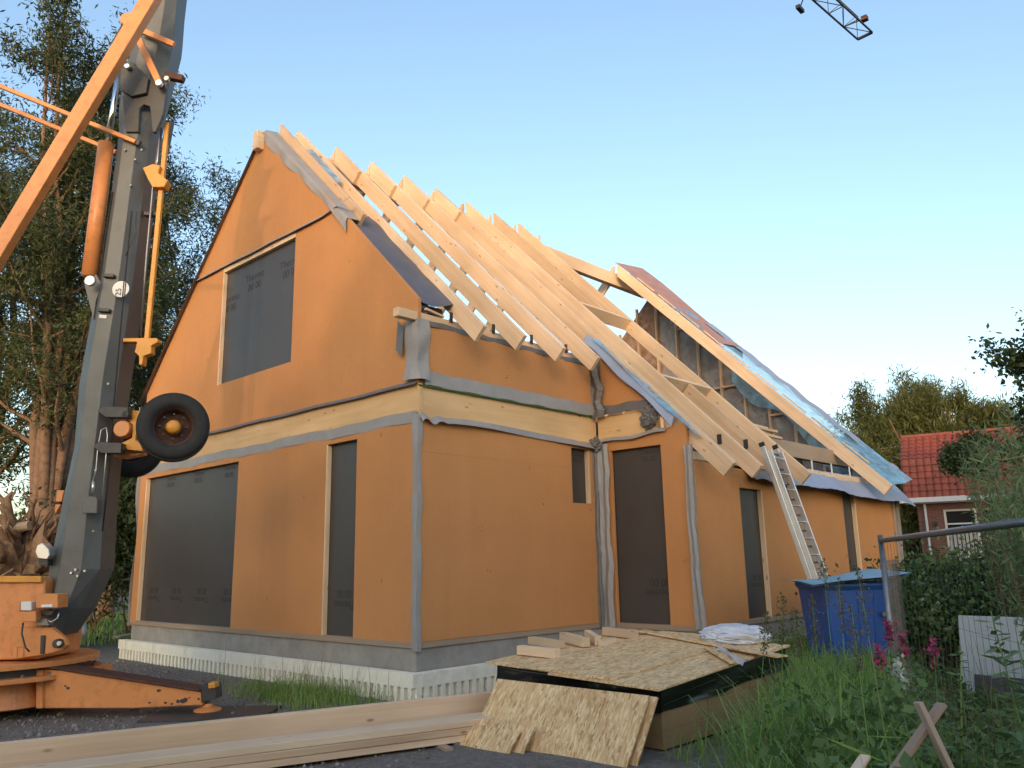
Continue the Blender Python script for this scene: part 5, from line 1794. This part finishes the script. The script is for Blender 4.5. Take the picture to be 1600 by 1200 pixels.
# ------------------------------------------------------------------ trees
GL = 'tall willows left of the house'
tree('willow_tree', at(60, 900, 22), 'tall many-stemmed willow behind the crane at the left edge', GL, 17.0, 3, stems=9, spread=.13, leaf_n=115000, leaf_l=.17, leaf_w=.042, r0=.42, crown0=.10, levels=(16, 6), droop=.35, lenf=(.22, .42), fork=.20, sig=.20, stem_k=.36, trop=.16)
tree('willow_tree', at(-60, 900, 26), 'tall willow partly cut by the left edge of the frame', GL, 17, 4, stems=6, spread=.16, leaf_n=52000, leaf_l=.20, leaf_w=.05, r0=.4, crown0=.15, levels=(12, 6), droop=.35, lenf=(.30, .42), fork=.12)
tree('willow_tree', at(262, 900, 27), 'slender willow showing between the crane mast and the gable', GL, 15.2, 9, stems=4, spread=.10, leaf_n=26000, leaf_l=.19, leaf_w=.045, r0=.3, crown0=.12, levels=(14, 5), droop=.3, lenf=(.26, .4), fork=.06)
tree('willow_tree', at(168, 900, 29), 'willow directly behind the grey crane mast', GL, 12.5, 12, stems=5, spread=.14, leaf_n=30000, leaf_l=.20, leaf_w=.05, r0=.3, crown0=.10, levels=(13, 6), droop=.3, lenf=(.28, .4), fork=.06)
for i, (px, Dz, r_, h, lab) in enumerate(((205, 21.0, 1.5, 4.6, 'dark bush between the crane mast and the left house corner'), (150, 23, 1.6, 4.3, 'dark bush behind the foot of the crane mast'))):
    shrub('dark_bush', at(px, 930, Dz), lab, 'dark bushes left of the house', r_, r_, h, 300 + i, n=16000, leaf_l=.16, leaf_w=.07, mat='leaf_dark', clumps=50)
GR = 'trees behind the neighbouring house'
tree('weeping_willow', at(1492, 900, 44), 'olive green weeping willow behind the red tiled roof', GR, 11.0, 21, stems=9, spread=.50, leaf_n=130000, leaf_l=.34, leaf_w=.055, mat='leaf_olive', r0=.4, crown0=.2, levels=(11, 7), droop=1.3, lenf=(.5, .55), fork=.1, sig=.30, trop=.05)
tree('weeping_willow', at(1432, 900, 47), 'smaller olive willow at the left of the weeping willow', GR, 9.6, 22, stems=7, spread=.42, leaf_n=90000, leaf_l=.34, leaf_w=.06, mat='leaf_olive', r0=.35, crown0=.1, levels=(11, 6), droop=1.2, lenf=(.5, .55), fork=.08, sig=.30, trop=.05)
tree('dark_tree', at(1366, 900, 50), 'dark tree just right of the far end of the roof', GR, 9.2, 23, stems=4, spread=.28, leaf_n=30000, leaf_l=.3, leaf_w=.17, mat='leaf_dark', r0=.3, crown0=.1, levels=(10, 6), droop=.1, lenf=(.36, .45), fork=.08, sig=.28)
tree('dark_tree', at(1765, 900, 20), 'dark green tree reaching in at the upper right edge', GR, 7.0, 24, stems=5, spread=.36, leaf_n=42000, leaf_l=.17, leaf_w=.09, mat='leaf_dark', r0=.25, crown0=.2, levels=(11, 6), droop=.1, lenf=(.36, .45), fork=.1, sig=.2)
rt = at(1517, 712, 22.0)
rt_root = shrub('round_tree', rt, 'small round-crowned tree standing before the red tiled roof', GR, .58, .58, 1.25, 25, n=9000, leaf_l=.10, leaf_w=.06, mat='leaf_dark', cat='tree', z0=float(rt[2]) - .75, clumps=20)
obj('trunk', B().tube([(rt[0] + .06, rt[1] - .06, -.05), (rt[0] + .03, rt[1] - .03, rt[2] - 1.2), (rt[0], rt[1], rt[2] - .2)], [.075, .06, .03], 8), M['bark'], rt_root, smooth=True)

# torn-out stump at the left edge
def lump(c, s, seed, nu=26, nv=16):
    def fn(u, v):
        th, ph = u * 2 * math.pi, v * math.pi
        dd = np.array([math.sin(ph) * math.cos(th), math.sin(ph) * math.sin(th), math.cos(ph)])
        return np.array(c) + dd * np.array(s) * (.75 + .5 * nz(dd, 2.4, seed) + .34 * nz(dd, 6.5, seed) + .16 * nz(dd, 15, seed))
    return B().grid(fn, nu, nv)
sc = at(32, 905, 16.0); sc[2] = 0
st = empty('uprooted_stump', sc, 'uprooted brown tree stump with torn roots behind the crane box', 'stump')
obj('root_ball', lump(sc + (0, 0, 1.3), (.95, .85, 1.4), 5, 44, 30), M['root'], st, smooth=False)
gs = np.random.default_rng(8)
for k in range(70):
    dd = unit(gs.normal(size=3)); dd[2] = abs(dd[2]) * .9 + .1
    p = sc + (0, 0, 1.3) + dd * np.array([.85, .85, 1.25])
    e = p + unit(dd + gs.normal(size=3) * .6) * gs.uniform(.25, .95)
    rk = gs.uniform(.2, .75)
    obj('root', B().tube([p - dd * .2, (p + e) / 2 + gs.normal(size=3) * .10, e], [.11 * rk, .08 * rk, .035 * rk], 6), M['root'], st, smooth=True)
obj('cut_log', B().tube([sc + (-.5, .3, 2.35), sc + (-.05, -.4, 2.45)], .09, 10), M['wood_old'], st)

# woodland closing the horizon, and an unseen tree belt added to shade the yard
def belt(name, label, arcs, seed, n, L, Wd, mat):
    g = np.random.default_rng(seed)
    C_ = []
    for x, y, r_, h in arcs:
        m_ = int(n / len(arcs))
        u = unit(g.normal(size=(m_, 3)))
        u[:, 2] = np.abs(u[:, 2])
        k = g.uniform(0, 1, (m_, 1)) ** .4
        q = u * k * np.array([r_, r_, h])
        q *= (1 + .18 * np.sin(q[:, :1] * 2.3 + x) * np.cos(q[:, 1:2] * 2.1 + y))
        C_.append(q + np.array([x, y, 0]))
    c = np.concatenate(C_)
    v, f, l = leaves(g, c, L, Wd, .2)
    return tag(np_mesh(name, v, f, l, M[mat], origin=(float(c[:, 0].mean()), float(c[:, 1].mean()), 0)), label, 'trees', kind='stuff')
gb = np.random.default_rng(77)
far = []
for k in range(60):
    a = math.radians(-25 + 140 * k / 59)
    R_ = 95 + gb.uniform(-12, 12)
    far.append((R_ * math.cos(a) - 6, R_ * math.sin(a) - 8, gb.uniform(4, 7), gb.uniform(4.5, 7.5)))
belt('distant_wood', 'distant band of trees along the horizon', far, 78, 60000, .8, .45, 'leaf_dark')
sd = np.array([math.cos(SUN_AZ), math.sin(SUN_AZ)])
sp = np.array([-sd[1], sd[0]])
nearb = []
for k in range(26):
    s = -17 + 28 * k / 25
    hgt = BELT_H(s) * gb.uniform(.95, 1.06) if 'BELT_H' in globals() else (10.7 - .34 * max(0, s + 1)) * gb.uniform(.94, 1.06)
    p = np.array([0, 2.0]) - sd * (29 + gb.uniform(-2, 2)) + sp * s
    nearb.append((p[0], p[1], 2.0, hgt))
belt('added_tree_belt', 'unseen tall belt of trees added behind the camera to shade the yard', nearb, 79, 60000, .62, .42, 'leaf_dark')

# loose stones in the gravel
gp = np.random.default_rng(31)
ico = B()
bmI = bmesh.new(); bmesh.ops.create_icosphere(bmI, subdivisions=1, radius=1.0)
iv = np.array([v.co[:] for v in bmI.verts]); bmI.verts.index_update(); fi = np.array([[v.index for v in f.verts] for f in bmI.faces]); bmI.free()
def stone_pts(g):
    x, y = g.uniform(-5.5, -.25), g.uniform(-2.5, 12)
    if -1.4 < x and y < -1.8: return None, None
    q = pix(x, y)
    if q[2] < 3 or q[0] < -60 or q[0] > 1000: return None, None
    return x, y
sx = spread_pts(gp, 3400, stone_pts)
n = len(sx)
sc_ = (gp.uniform(.008, .022, (n, 1, 1)) * np.where(gp.uniform(size=(n, 1, 1)) > .95, 2.2, 1)) * gp.uniform(.6, 1.3, (n, 1, 3))
V_ = iv[None] * (1 + gp.normal(size=(n, len(iv), 1)) * .13) * sc_
zg = np.array([gz(a, c) for a, c in sx])
V_ = V_ + np.concatenate([sx, zg[:, None] + .004], 1)[:, None, :]
F_ = (fi[None] + (np.arange(n) * len(iv))[:, None, None]).reshape(-1)
M['stone'] = leaf('gravel_stones', (0.10, 0.088, 0.08), (0.30, 0.27, 0.25), 0.0, .9)
tag(np_mesh('gravel_stones', V_.reshape(-1, 3), F_, np.full(n * len(fi), 3), M['stone']), 'loose grey stones scattered over the gravel yard', 'stones', kind='stuff')
